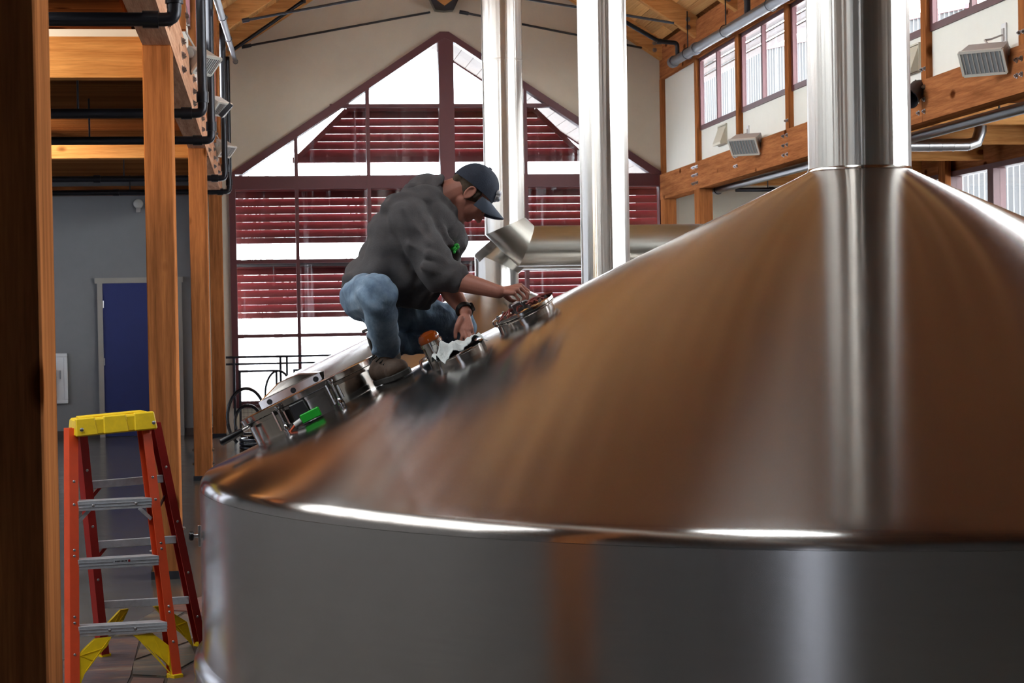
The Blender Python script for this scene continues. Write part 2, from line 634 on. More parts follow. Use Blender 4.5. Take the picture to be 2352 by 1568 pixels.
# nave roof: deck slabs and the planks under them
SKY_Y0, SKY_Y1 = 4.2, 5.9
ceiling = struct_root("ceiling", (XM, 10, 5.5))
for s, x0 in ((1, XL - 0.4), (-1, XR + 0.4)):
    # deck in strips round an unseen roof light, added for fill on the man
    xa, xb = XM - s * 2.7, XM - s * 1.5
    lit = s == 1
    for (u0, u1, v0, v1) in ((x0, XM, -9, SKY_Y0), (x0, XM, SKY_Y1, 28.3), (x0, xa, SKY_Y0, SKY_Y1), (xb, XM, SKY_Y0, SKY_Y1)) if lit else ((x0, XM, -9, 28.3),):
        P = [(u0, v0, roof_z(u0) + 0.03), (u1, v0, roof_z(u1) + 0.03), (u1, v1, roof_z(u1) + 0.03), (u0, v1, roof_z(u0) + 0.03)]
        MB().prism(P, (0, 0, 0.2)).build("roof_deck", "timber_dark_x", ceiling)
    if not lit:
        continue
    sk = struct_root("window_%d" % (70 + s), (xa, SKY_Y0, roof_z(xa)))
    za, zb_ = roof_z(xa), roof_z(xb)
    MB().prism([(xa, SKY_Y0, za + 0.15), (xb, SKY_Y0, zb_ + 0.15), (xb, SKY_Y1, zb_ + 0.15), (xa, SKY_Y1, za + 0.15)], (0, 0, 0.008)).build("pane", "window_glass", sk)
    for (p_, q_) in (((xa, SKY_Y0, za), (xb, SKY_Y0, zb_)), ((xa, SKY_Y1, za), (xb, SKY_Y1, zb_)), ((xa, SKY_Y0, za), (xa, SKY_Y1, za)), ((xb, SKY_Y0, zb_), (xb, SKY_Y1, zb_))):
        MB().bar(np.array(p_) + (0, 0, 0.14), np.array(q_) + (0, 0, 0.14), 0.06, 0.30).build("curb", "white_paint", sk)
    for w_ in (0.34, 0.67):
        xm_ = xa + (xb - xa) * w_
        MB().bar((xm_, SKY_Y0, roof_z(xm_) + 0.15), (xm_, SKY_Y1, roof_z(xm_) + 0.15), 0.06, 0.08).build("glazing_bar", "white_paint", sk)
    portal("portal_added_roof_light", ((xa + xb) / 2, (SKY_Y0 + SKY_Y1) / 2, (za + zb_) / 2 + 0.35), (s * SL, 0, -1), 2.0, SKY_Y1 - SKY_Y0 - 0.1)
ang = math.atan(SL)
pw = 0.155
for s in (1, -1):
    wallx = XL if s == 1 else XR
    row = 0
    d = 0.02
    while True:
        xx = wallx + s * (d + pw / 2) * math.cos(ang)
        if (xx > XM) if s == 1 else (xx < XM):
            break
        y = 13.2 - (row * 0.83) % 2.6
        while y < 26.15:
            L = random.choice((1.7, 2.1, 2.6, 3.1))
            y1 = min(y + L, 26.19)
            if y1 - y > 0.15:
                piece("plank", "plank_wood", ceiling, (xx, (y + y1) / 2, roof_z(xx) + 0.014 + random.uniform(-0.002, 0.002)), (pw - 0.006, y1 - y - 0.004, 0.024), (0, -s * ang, 0))
            y = y1
        row += 1
        d += pw

# end gable wall, with the big opening for the window
WIN = [(-0.45, 0.36), (-0.45, 3.64), (2.555, 5.64), (2.685, 5.64), (5.785, 3.60), (5.785, 0.36)]
wall_far = struct_root("wall_far", (XM, YE, 0))


def xz_prism(poly, y0, y1, name, mat, parent):
    return MB().prism([(x, y0, z) for x, z in poly], (0, y1 - y0, 0)).build(name, mat, parent)


xz_prism([(-0.8, 0), (-0.45, 0), (-0.45, 3.64), (2.555, 5.64), (XM, 5.64), (XM, 7.75), (-0.8, 5.5)], YE, YE + 0.22, "gable_plaster", "wall_cream", wall_far)
xz_prism([(6.0, 0), (5.785, 0), (5.785, 3.60), (2.685, 5.64), (XM, 5.64), (XM, 7.75), (6.0, 5.5)], YE, YE + 0.22, "gable_plaster", "wall_cream", wall_far)
xz_prism([(-0.45, 0), (5.785, 0), (5.785, 0.36), (-0.45, 0.36)], YE, YE + 0.22, "knee_wall", "vent_beige", wall_far)

# aisle end walls, outer walls, back wall
MB().box(-6.0, -0.8, YE, YE + 0.22, 0, 4.2).build("wall_far_left", "wall_grey", kind="structure", loc=(0, 0, 0))
MB().box(6.0, 9.4, YE, YE + 0.22, 0, 4.2).build("wall_far_right", "vent_beige", kind="structure", loc=(0, 0, 0))
mb = MB().box(-5.8, -5.6, -8, -6.5, 0, 4.2).box(-5.8, -5.6, -6.5, 16, 0, 4.2).box(-5.8, -5.6, 16, 25, 0, 1.0).box(-5.8, -5.6, 16, 25, 3.27, 4.2).box(-5.8, -5.6, 25, 27, 0, 4.2)
mb.build("wall_left", "wall_grey", kind="structure", loc=(0, 0, 0))
MB().box(-6, -5.5, -3.2, -3.0, 0, 8.0).box(-2.0, 9.4, -3.2, -3.0, 0, 8.0).box(-5.5, -2.0, -3.2, -3.0, 2.2, 8.0).build("wall_back", "wall_grey", kind="structure", loc=(0, 0, 0))
MB().box(-0.72, -0.8, YE - 0.02, YE, 0.0, 0.1).box(-2.25, -6, YE - 0.02, YE - 0.001, 0.0, 0.1).build("baseboard_left", "baseboard_brown", kind="structure", loc=(0, 0, 0))
MB().box(-1.12, -0.8, YE - 0.02, YE - 0.001, 0.0, 0.1).build("baseboard_far", "baseboard_brown", kind="structure", loc=(0, 0, 0))
# glazed garage opening at the back left (out of frame): mullions and panes
w = struct_root("window_2", (-3.4, -3.1, 0))
for yy in np.linspace(-5.5, -2.0, 5):
    MB().box(yy - 0.04, yy + 0.04, -3.16, -3.04, 0, 2.2).build("mullion", "maroon", w)
for a, b in zip(np.linspace(-5.5, -2.0, 5)[:-1], np.linspace(-5.5, -2.0, 5)[1:]):
    MB().box(a + 0.04, b - 0.04, -3.105, -3.099, 0, 2.2).build("pane", "dark_glass", w)

wl = struct_root("window_%d" % 90, (-5.7, 20.5, 1.0))
gy = np.linspace(16, 25, 7)
for yy in gy:
    MB().box(-5.78, -5.62, yy - 0.05, yy + 0.05, 1.0, 3.27).build("mullion", "maroon", wl)
for a_, b_ in zip(gy[:-1], gy[1:]):
    MB().box(-5.705, -5.699, a_ + 0.05, b_ - 0.05, 1.0, 3.27).build("pane", "dark_glass", wl)
# blue door in the grey wall
door = struct_root("door_1", (-1.7, YE, 0))
dx0, dx1 = -2.285, -1.13
fz = 2.205
MB().box(dx0 + 0.07, dx1 - 0.07, YE - 0.03, YE - 0.001, 0.01, fz - 0.06).build("door_leaf", "door_blue", door)
MB().box(dx0, dx0 + 0.07, YE - 0.06, YE - 0.001, 0, fz).build("door_jamb", "door_frame_grey", door)
MB().box(dx1 - 0.07, dx1, YE - 0.06, YE - 0.001, 0, fz).build("door_jamb", "door_frame_grey", door)
MB().box(dx0 - 0.03, dx1 + 0.02, YE - 0.065, YE - 0.001, fz - 0.065, fz + 0.01).build("door_head", "door_frame_grey", door)
for zz in (0.3, 1.05, 1.85):
    MB().tube([(dx0 + 0.075, YE - 0.035, zz - 0.05), (dx0 + 0.075, YE - 0.035, zz + 0.05)], 0.012, 8).build("hinge", "bolt_metal", door)

# ------------------------------------------------------------------ gable window
win = struct_root("window_1", (XM, YE + 0.1, 0))


def top_at(x):
    s = min((x + 0.45) / (2.555 + 0.45), 1.0) if x < XM else min((5.785 - x) / (5.785 - 2.685), 1.0)
    b = 3.64 if x < XM else 3.60
    return b + (5.64 - b) * s


FY0, FY1 = YE - 0.05, YE + 0.12
verts = [(-0.45, -0.36), (0.470, 0.520), (1.487, 1.538), (2.53, 2.745), (3.737, 3.787), (4.737, 4.787), (5.70, 5.785)]
for i, (a, b) in enumerate(verts):
    za, zb = top_at(a), top_at(b)
    poly = [(a, 0.36), (b, 0.36), (b, zb), (a, za)]
    xz_prism(poly, FY0, FY1, "mullion", "maroon", win)
for z0, z1, xa, xb in ((3.43, 3.615, -0.45, 5.785), (4.574, 4.622, 0.98, 4.25), (2.387, 2.441, -0.45, 5.785), (1.341, 1.392, -0.45, 5.785), (0.36, 0.455, -0.45, 5.785)):
    MB().box(xa, xb, FY0 + 0.01, FY1 - 0.01, z0, z1).build("transom", "maroon", win)
dz = 0.125
xz_prism([(-0.45, 3.64), (2.555, 5.64), (2.62, 5.64), (2.62, 5.55), (2.53, 5.50), (-0.26, 3.64)], FY0 - 0.01, FY1, "slanted_frame", "maroon", win)
xz_prism([(5.785, 3.60), (2.685, 5.64), (2.62, 5.64), (2.62, 5.55), (2.745, 5.50), (5.59, 3.60)], FY0 - 0.01, FY1, "slanted_frame", "maroon", win)


def clip_top(x0, x1, z0, z1):
    pts = []
    xs = np.linspace(x0, x1, 9)
    top = [(x, min(z1, top_at(x) - 0.06)) for x in xs]
    top = [(x, max(z, z0)) for x, z in top]
    return [(x0, z0), (x1, z0)] + top[::-1]


zs = [0.44, 1.366, 2.414, 3.52, 4.6, 5.6]
for (a, b) in zip(verts[:-1], verts[1:]):
    for z0, z1 in zip(zs[:-1], zs[1:]):
        poly = clip_top(a[1] - 0.01, b[0] + 0.01, z0, z1)
        if max(p[1] for p in poly) - z0 > 0.06:
            xz_prism(poly, YE + 0.03, YE + 0.036, "pane", "tinted_glass", win)

# ------------------------------------------------------------------ clerestory walls, studs, beams, posts
BAY = 2.092
stud_y = [26.12, 23.96, 21.82, 19.68, 17.56, 15.455, 13.36, 11.27, 9.18, 7.08, 5.0, 2.9, 0.8, -1.3, -3.4, -5.5]
ordinal = ["at the far gable", "one bay from the gable", "two bays from the gable", "three bays from the gable", "four bays from the gable", "five bays from the gable", "six bays from the gable", "seven bays from the gable", "eight bays from the gable", "nine bays from the gable", "ten bays from the gable", "eleven bays from the gable", "twelve bays from the gable", "thirteen bays from the gable", "fourteen bays from the gable", "fifteen bays from the gable"]
wn = 3


def clerestory(side):
    global wn
    X = XR if side == "right" else XL
    s = 1 if side == "right" else -1
    zb = 3.585 if side == "right" else 3.68
    wall = struct_root("wall_%s_upper" % side, (X, 10, zb))

    def bx(xa, xb, *r):
        a, b = sorted((X + s * xa, X + s * xb))
        return MB().box(a, b, *r)

    for i in range(len(stud_y) - 1):
        y1, y0 = stud_y[i] - 0.06, stud_y[i + 1] + 0.06
        solid = i == 0 or y0 < 6
        bx(0.03, 0.10, y0, y1, zb, 4.0 if not solid else 5.02).build("wall_panel", "wall_white", wall)
        if not solid:
            w = struct_root("window_%d" % wn, (X, (y0 + y1) / 2, 4.0))
            wn += 1
            fw = 0.06
            bx(0.01, 0.06, y0, y1, 4.0, 4.06).build("window_frame", "maroon", w)
            bx(0.01, 0.06, y0, y1, 4.90, 4.95).build("window_frame", "maroon", w)
            ym = y1 - (y1 - y0) * 0.47
            for yy, wd in ((y0 + 0.035, 0.07), (ym, 0.06), (y1 - 0.035, 0.07)):
                bx(0.01, 0.06, yy - wd / 2, yy + wd / 2, 4.06, 4.90).build("mullion", "maroon", w)
            for a, b in ((y0 + 0.07, ym - 0.03), (ym + 0.03, y1 - 0.07)):
                bx(0.045, 0.051, a, b, 4.06, 4.90).build("pane", "window_glass", w)
    # plate above the windows
    bm_ = bx(-0.02, 0.14, -8, YE, 4.95 if side == "left" else 4.95, 5.46).build("timber_beam", "timber_y")
    tag(bm_, "orange timber plate along the %s wall above the clerestory windows" % side, "beam")
    for i, y in enumerate(stud_y):
        o = thing("timber_stud", (X, y, zb), "slim timber stud of the %s clerestory wall, %s" % (side, ordinal[i]), "post", "clerestory studs")
        bx(-0.03, 0.055, y - 0.06, y + 0.06, zb, 4.96).build("stud_shaft", "timber_z", o)
        if i in (2, 3, 4, 5, 6):
            for k in (-0.035, 0.035):
                bolt(o, (X - s * 0.03, y + k, zb + 0.1), (-s, 0, 0))
    return wall


clerestory("right")
clerestory("left")

# main girders
rb = thing("timber_beam", (XR, 10, 3.225), "deep bolted orange timber girder under the right clerestory wall", "beam")
MB().box(XR - 0.05, XR + 0.14, 23.96, 26.16, 3.225, 3.585).build("beam_length", "timber_y", rb)
MB().box(XR - 0.05, XR + 0.14, 15.455, 23.95, 3.225, 3.585).build("beam_length", "timber_y", rb)
MB().box(XR - 0.05, XR + 0.14, -8, 15.445, 3.225, 3.585).build("beam_length", "timber_y", rb)
for i, y in enumerate(stud_y[1:9]):
    cols = (-0.07, 0.07) if i in (0, 2, 4) else (-0.045, 0.045)
    rows = (3.31, 3.415, 3.52) if i in (0, 2, 4) else (3.36, 3.48)
    if i == 0:
        cols = (-0.14, -0.07, 0.05, 0.12)
    for a in cols:
        for z in rows:
            bolt(rb, (XR - 0.05, y + a, z), (-1, 0, 0), 0.018)
lb = thing("timber_beam", (XL, 10, 3.33), "timber girder with its pale sheen coloured in, above the left row of posts", "beam")
MB().box(XL - 0.175, XL, -8, 26.16, 3.33, 3.68).build("beam_length", "timber_sheen", lb)
for i, y in enumerate(stud_y[1:10]):
    for a in (-0.06, 0.06):
        for z in (3.40, 3.50, 3.60):
            bolt(lb, (XL, y + a, z), (1, 0, 0), 0.018)

# posts
post_lab = ["dark timber post close by, cut off by the left picture edge", "timber post with its foot behind the orange stepladder", "timber post standing just left of the brewing kettle rim", "farthest of the left timber posts, beside the black railing"]
for y, lab in zip((4.8, 11.84, 18.87, 25.68), post_lab):
    o = thing("timber_post", (XL - 0.09, y, 0), lab, "post", "left row of posts")
    MB().box(XL - 0.178, XL - 0.002, y - 0.155, y + 0.155, 0.012, 3.33).build("post_shaft", "timber_z", o, bevel=0.006)
    MB().box(XL - 0.187, XL + 0.007, y - 0.164, y + 0.164, 0, 0.05).build("base_plate", "black_steel", o)
    for zz in (0.16, 0.3):
        bolt(o, (XL - 0.178, y, zz), (-1, 0, 0))
        bolt(o, (XL - 0.002, y, zz), (1, 0, 0))
for y, lab in zip((26.05, 23.9, 17.0), ("timber post at the right corner of the gable window", "timber post under the right girder, one bay from the gable", "timber post under the right girder, behind the kettle dome")):
    o = thing("timber_post", (XR + 0.05, y, 0), lab, "post", "right row of posts")
    MB().box(XR - 0.045, XR + 0.13, y - 0.15, y + (0.1 if y > 26 else 0.15), 0.012, 3.225).build("post_shaft", "timber_z", o)
    MB().box(XR - 0.055, XR + 0.14, y - 0.16, y + (0.11 if y > 26 else 0.16), 0, 0.05).build("base_plate", "black_steel", o)

# rafters of the nave roof
for i, y in enumerate(stud_y):
    for s, side in ((1, "left"), (-1, "right")):
        x0 = XL + 0.0 if s == 1 else XR
        yw0, yw1 = (y - 0.065, y + 0.065)
        if i == 0:
            yw0, yw1 = 26.0, 26.18
        z0, z1 = ZE, ZE + SL * (XM - XL)
        poly = [(x0, yw0, z0), (XM, yw0, z1), (XM, yw0, z1 + RD), (x0, yw0, z0 + RD)]
        o = thing("timber_rafter", (x0, y, z0), "sloping %s roof rafter, %s" % (side, ordinal[i]), "rafter", "nave rafters")
        MB().prism(poly, (0, yw1 - yw0, 0)).build("rafter_length", "timber_x", o)
        if i < 8:
            for k in (0.09, 0.19):
                bolt(o, (x0 + s * 0.13, yw0, z0 + 0.085 + k - 0.03), (0, -1, 0), 0.026)

# king block with steel straps at the ridge, tie rods
blk = thing("truss_gusset", (2.6, 25.9, 5.9), "pointed timber king block with black steel gusset at the gable ridge", "bracket")
MB().prism([(2.6, 25.85, 5.96), (2.30, 25.85, 6.17), (2.30, 25.85, 7.2), (2.90, 25.85, 7.2), (2.90, 25.85, 6.17)], (0, 0.12, 0)).build("king_block", "timber_x", blk)
MB().prism([(2.6, 25.83, 5.885), (2.47, 25.83, 5.90), (2.36, 25.83, 6.13), (2.6, 25.83, 5.955), (2.84, 25.83, 6.13), (2.73, 25.83, 5.90)], (0, 0.16, 0)).build("steel_strap", "black_steel", blk)
for dx in (-0.17, -0.11, 0.11, 0.17):
    bolt(blk, (2.6 + dx, 25.85, 6.16 - abs(dx) * 0.3 + 0.02), (0, -1, 0), 0.024)
for (a, b, Y, lab) in (((555, 108), (988, 28), 25.88, "thin black tie rod left of the king block, against the gable plaster"), ((1055, 27), (1474, 110), 25.88, "thin black tie rod right of the king block, against the gable plaster"), ((556, 48), (880, -12), 21.75, "upper black tie rod crossing the left roof rafters"), ((1150, -12), (1548, 53), 21.75, "upper black tie rod ending on the second right rafter")):
    o = thing("tie_rod", at_y(*a, Y), lab, "rod", "truss rods")
    MB().tube([at_y(*a, Y), at_y(*b, Y)], 0.016, 10).build("rod", "black_steel", o, True)
    MB().tube([at_y(*a, Y), at_y(*a, Y) + (at_y(*b, Y) - at_y(*a, Y)) * 0.05], 0.027, 10).build("turnbuckle", "black_steel", o, True)

# ------------------------------------------------------------------ aisles
# left aisle ceiling of planks, cross beams and the grey end
cl = struct_root("ceiling_left_aisle", (-3, 10, 3.52))
MB().box(-5.8, XL - 0.18, -8, 5.5, 3.57, 3.66).box(-5.8, XL - 0.18, 10.4, YE, 3.57, 3.66).box(-5.8, -4.6, 5.5, 10.4, 3.57, 3.66).box(-1.2, XL - 0.18, 5.5, 10.4, 3.57, 3.66).build("roof_deck", "timber_dark_x", cl)
wk = struct_root("window_91", (-2.9, 8, 3.6))
for a_, b_ in zip(np.linspace(5.5, 10.4, 6)[:-1], np.linspace(5.5, 10.4, 6)[1:]):
    MB().box(-4.6, -1.2, a_ + 0.03, b_ - 0.03, 3.6, 3.606).build("pane", "milky_glass", wk)
    MB().box(-4.6, -1.2, b_ - 0.03, b_ + 0.03, 3.56, 3.64).build("glazing_bar", "white_paint", wk)
y = 12.3
while y < 26.1:
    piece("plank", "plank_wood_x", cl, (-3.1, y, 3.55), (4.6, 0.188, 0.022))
    y += 0.195
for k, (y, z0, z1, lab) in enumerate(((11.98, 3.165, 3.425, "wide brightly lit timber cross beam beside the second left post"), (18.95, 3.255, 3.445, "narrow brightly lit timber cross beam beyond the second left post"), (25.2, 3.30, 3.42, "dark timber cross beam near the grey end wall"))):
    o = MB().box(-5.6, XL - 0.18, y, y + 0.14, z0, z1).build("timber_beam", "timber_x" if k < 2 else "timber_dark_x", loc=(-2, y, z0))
    tag(o, lab, "beam", "left aisle cross beams")
o = MB().box(-5.6, XL - 0.18, 12.0, 12.05, 3.425, 3.475).build("white_board", "white_paint", loc=(-2, 12, 3.43))
tag(o, "white board lying along the top of the wide cross beam", "board")
MB().box(-5.8, -0.8, -8, 5.5, 3.475, 3.56).box(-5.8, -0.8, 10.4, 12.0, 3.475, 3.56).box(-5.8, -4.6, 5.5, 10.4, 3.475, 3.56).box(-1.2, -0.8, 5.5, 10.4, 3.475, 3.56).build("ceiling_left_front", "timber_dark_x", kind="structure", loc=(0, 0, 0))
for k, (y, lab) in enumerate(((10.7, "small added spotlight, out of view, brightening the wide left cross beam"), (17.7, "small added spotlight, out of view, brightening the narrow left cross beam"))):
    o = thing("added_spotlight", (-2.9, y, 3.4), lab, "lamp", "added aisle spotlights")  # unseen lamps, added to brighten the fronts of the cross beams
    MB().lathe((-2.9, y, 3.33), (0.2, 1, -0.05), [(0.05, -0.12), (0.06, 0.0), (0.055, 0.0), (0.045, -0.1)], 16, True, False).build("lamp_can", "black_steel", o, True)
    MB().tube([(-2.9, y - 0.05, 3.38), (-2.9, y - 0.05, 3.55)], 0.012, 8).build("stem", "black_steel", o)
    d = bpy.data.lights.new("fill_spot", "SPOT")
    d.energy = 330 if k == 0 else 260
    d.color = (1.0, 0.80, 0.56)
    d.spot_size = math.radians(62)
    d.spot_blend = 0.6
    d.shadow_soft_size = 0.04
    lo = bpy.data.objects.new("fill_spot", d)
    lo.rotation_euler = (Vector((-1.1, y + 1.28, 3.31)) - Vector((-2.9, y + 0.06, 3.33))).to_track_quat("-Z", "Y").to_euler()
    COL.objects.link(lo)
    lo.parent = o
    lo.location = (0, 0.06, -0.07)

# right aisle: ceiling, joists, outer wall with windows
cr = struct_root("ceiling_right_aisle", (7.5, 15, 3.6))
MB().box(XR + 0.15, 9.4, -8, YE, 3.62, 3.72).build("roof_deck", "timber_dark_x", cr)
y = 14.0
while y < 26.1:
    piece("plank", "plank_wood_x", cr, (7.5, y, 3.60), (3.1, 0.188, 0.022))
    y += 0.195
for k, y in enumerate((17.2, 19.3, 21.4, 23.5, 25.5)):
    o = MB().box(XR + 0.15, 8.65, y - 0.06, y + 0.06, 3.38, 3.58).build("timber_joist", "timber_x", loc=(7.3, y, 3.38))
    tag(o, "timber ceiling joist of the right aisle, %s" % ("nearest of five", "second of five", "middle of five", "fourth of five", "farthest of five, at the end wall")[k], "joist", "right aisle joists")
wr = struct_root("wall_right", (8.8, 15, 0))
MB().box(8.8, 9.0, -8, 5.0, 0, 3.4).box(8.8, 9.0, 5.0, YE, 0, 1.0).build("wall_panel", "wall_grey", wr)
MB().box(8.8, 9.0, -8, YE, 3.33, 3.7).build("header", "timber_y", wr)
ay = [5.0, 7.6, 10.2, 13.0, 14.4, 15.8, 17.2, 18.6, 20.0, 21.35, 22.75, 24.1, 25.5]
for i, (a, b) in enumerate(zip(ay[:-1], ay[1:])):
    w = struct_root("window_%d" % wn, (8.8, (a + b) / 2, 1.0))
    wn += 1
    MB().box(8.74, 8.9, a, b, 3.27, 3.335).build("window_frame", "maroon", w)
    MB().box(8.74, 8.9, a, b, 1.0, 1.07).build("window_frame", "maroon", w)
    MB().box(8.74, 8.9, a, a + 0.09, 1.07, 3.27).build("mullion", "maroon", w)
    MB().box(8.74, 8.9, b - 0.09, b, 1.07, 3.27).build("mullion", "maroon", w)
    MB().box(8.82, 8.826, a + 0.09, b - 0.09, 1.07, 3.27).build("pane", "window_glass", w)
for k, y in enumerate((22.75, 17.2)):
    o = MB().box(8.66, 8.735, y - 0.12, y + 0.12, 0, 3.55).build("timber_post", "timber_z", loc=(8.74, y, 0))
    tag(o, ("timber post between the right aisle windows, above the dome rim", "timber post of the right aisle window wall, nearer bay")[k], "post", "right aisle posts")

# ================================================================== outside
MB().box(-60, 80, 26.6, 120, -0.5, -0.3).build("ground_outside", "snow", kind="structure", loc=(0, 0, 0))
MB().box(9.0, 80, -60, 26.6, -0.5, -0.3).build("ground_outside", "snow", kind="structure", loc=(0, 0, 0))
MB().box(-60, -5.8, -60, 26.6, -0.5, -0.3).build("ground_outside", "snow", kind="structure", loc=(0, 0, 0))
# aisle roofs
MB().prism([(6.0, -8, 3.92), (9.6, -8, 3.74), (9.6, 26.5, 3.74), (6.0, 26.5, 3.92)], (0, 0, 0.05)).build("roof_right_aisle", "snow", kind="structure", loc=(0, 0, 0))
rl = MB()
for (x0_, x1_, y0_, y1_) in ((-6.2, -0.8, -8, 5.4), (-6.2, -0.8, 10.5, 26.5), (-6.2, -4.7, 5.4, 10.5), (-1.1, -0.8, 5.4, 10.5)):
    zf = lambda x: 3.92 + (x + 0.8) * 0.0444
    rl.prism([(x1_, y0_, zf(x1_)), (x0_, y0_, zf(x0_)), (x0_, y1_, zf(x0_)), (x1_, y1_, zf(x1_))], (0, 0, 0.05))
rl.build("roof_left_aisle", "snow", kind="structure", loc=(0, 0, 0))
# gable overhang: soffit boards on the right slope, barge board
so = struct_root("roof_soffit", (XM, 27, 5.5))
for s in (1, -1):
    x0 = XL - 1.0 if s == 1 else XR + 1.0
    n = 24
    for k in range(n):
        t0, t1 = k / n, (k + 1) / n
        xa, xb = x0 + (XM - x0) * t0, x0 + (XM - x0) * t1
        xa += s * 0.008
        za, zb_ = top_at(xa) + 0.05, top_at(xb) + 0.05
        MB().prism([(xa, 26.42, za), (xb, 26.42, zb_), (xb, 28.2, zb_), (xa, 28.2, za)], (0, 0, 0.02)).build("board", "soffit_board", so)
    MB().prism([(x0, 28.2, top_at(x0) + 0.02), (XM, 28.2, 5.71), (XM, 28.2, 5.95), (x0, 28.2, top_at(x0) + 0.26)], (0, 0.06, 0)).build("barge_board", "maroon", so)
# eaves of the nave roof over the clerestory
for s, x0 in ((-1, XL), (1, XR)):
    o = struct_root("trim_%d" % (1 if s < 0 else 2), (x0, 10, 5.1))
    for k in range(3):
        xa = x0 + s * (0.16 + 0.17 * k)
        a, b = sorted((xa, xa + s * 0.163))
        MB().box(a, b, -8, 26.4, 4.99 - 0.03 * k, 5.01 - 0.03 * k).build("board", "eave_board", o)

# sun louvres outside the gable window
def louvre(x0, x1, ztop, zbot, n, label, y=26.95, cut=0.0):
    """bank of slats; the upper corners can be cut on the slant"""
    o = thing("sun_louvre", ((x0 + x1) / 2, y, zbot), label, "louvre", "maroon sun louvres")
    st = (ztop - zbot) / n
    gap = 0.012 + ((ztop + zbot) / 2 - 1.62) / 26.9 * 0.05 - 0.0008
    for k in range(n):
        z = zbot + st * k
        dy = 0.07
        zb0, zt0 = z + 0.012, z + st + gap
        c0_, c1_ = cut * (st * k), cut * (st * (k + 1))
        # board tilted outwards, its ends cut on the slant of the frame
        sec = [(y, zb0, c0_), (y + 0.02, zb0, c0_), (y + 0.02 + dy, zt0, c1_), (y + dy, zt0, c1_)]
        V = [(x0 + c_, yy, zz) for yy, zz, c_ in sec] + [(x1 - c_, yy, zz) for yy, zz, c_ in sec]
        MB().add(V, [(0, 1, 2, 3), (7, 6, 5, 4), (0, 4, 5, 1), (1, 5, 6, 2), (2, 6, 7, 3), (3, 7, 4, 0)]).build("slat", "maroon_louver", o)
    MB().box(x0 - 0.02, x1 + 0.02, y - 0.06, y + 0.05, zbot - 0.075, zbot + 0.008).build("bottom_rail", "maroon_louver", o)
    for xe, s in ((x0, 1), (x1, -1)):
        c = cut * (ztop - zbot)
        MB().bar((xe, y - 0.03, zbot - 0.05), (xe + s * c, y - 0.03, ztop + 0.02), 0.07, 0.05, (0, 1, 0)).build("end_rail", "maroon_louver", o)
    c = cut * (ztop - zbot)
    MB().box(x0 + c, x1 - c, y - 0.04, y + 0.1, ztop, ztop + 0.06).build("top_rail", "maroon_louver", o)
    for xb in (0.495, 2.64, 4.762):
        MB().bar((xb, y + 0.06, zbot + 0.1), (xb, YE + 0.12, zbot + 0.1), 0.04, 0.04).build("bracket", "maroon", o)
    return o


louvre(0.48, 4.78, 4.60, 3.93, 6, "uppermost maroon sun louvre bank outside the gable window, corners cut", cut=1.15)
louvre(-0.75, 5.95, 3.45, 2.77, 6, "middle maroon sun louvre bank, below the thick window transom")
louvre(-0.75, 5.95, 2.34, 1.69, 6, "lowest maroon sun louvre bank, under a dark pipe rail")
o = MB().tube([(-1.0, 26.9, 2.40), (6.2, 26.9, 2.40)], 0.045, 12).build("shade_pipe", "grey_pipe", None, True, loc=(2.6, 26.9, 2.40))
tag(o, "dark frosted pipe rail above the lowest sun louvre bank", "pipe")

# bare trees far outside
def tree(x, y, h, lab, seed):
    rnd = random.Random(seed)
    o = thing("bare_tree", (x, y, -0.3), lab, "tree", "bare trees outside")
    top = np.array([x + rnd.uniform(-.3, .3), y, h])
    trunk = [np.array([x, y, -0.3]) + (top - np.array([x, y, -0.3])) * t + np.array([0.12 * math.sin(5 * t + seed), 0, 0]) for t in np.linspace(0, 1, 7)]
    MB().tube(trunk, [0.13 * (1 - 0.8 * t) for t in np.linspace(0, 1, 7)], 8).build("trunk", "bark_grey", o, True)
    mb = MB()
    for k in range(26):
        t = rnd.uniform(0.25, 0.95)
        b = np.array([x, y, -0.3]) + (top - np.array([x, y, -0.3])) * t
        d = np.array([rnd.choice((-1, 1)) * rnd.uniform(0.4, 1.0), rnd.uniform(-.5, .5), rnd.uniform(0.7, 1.4)]) * rnd.uniform(0.6, 1.5) * (1.2 - t)
        e = b + d
        mb.tube([b, b + d * 0.5 + np.array([0, 0, -0.1]), e], [0.035 * (1.2 - t), 0.022, 0.006], 5)
        for q in range(2):
            f_ = b + d * rnd.uniform(0.4, 0.8)
            mb.tube([f_, f_ + np.array([rnd.uniform(-.5, .5), rnd.uniform(-.3, .3), rnd.uniform(0.2, 0.7)])], [0.012, 0.004], 4)
    mb.build("branches", "bark_grey", o)


tree(*at_y(566, 820, 38)[:2], 5.4, "bare pale tree outside, left of the gable window's first mullion", 3)
tree(*at_y(640, 800, 44)[:2], 6.5, "bare pale tree farther out, seen behind the railing", 8)
tree(*at_y(830, 600, 48)[:2], 7.0, "bare pale tree outside, behind the kneeling man", 12)

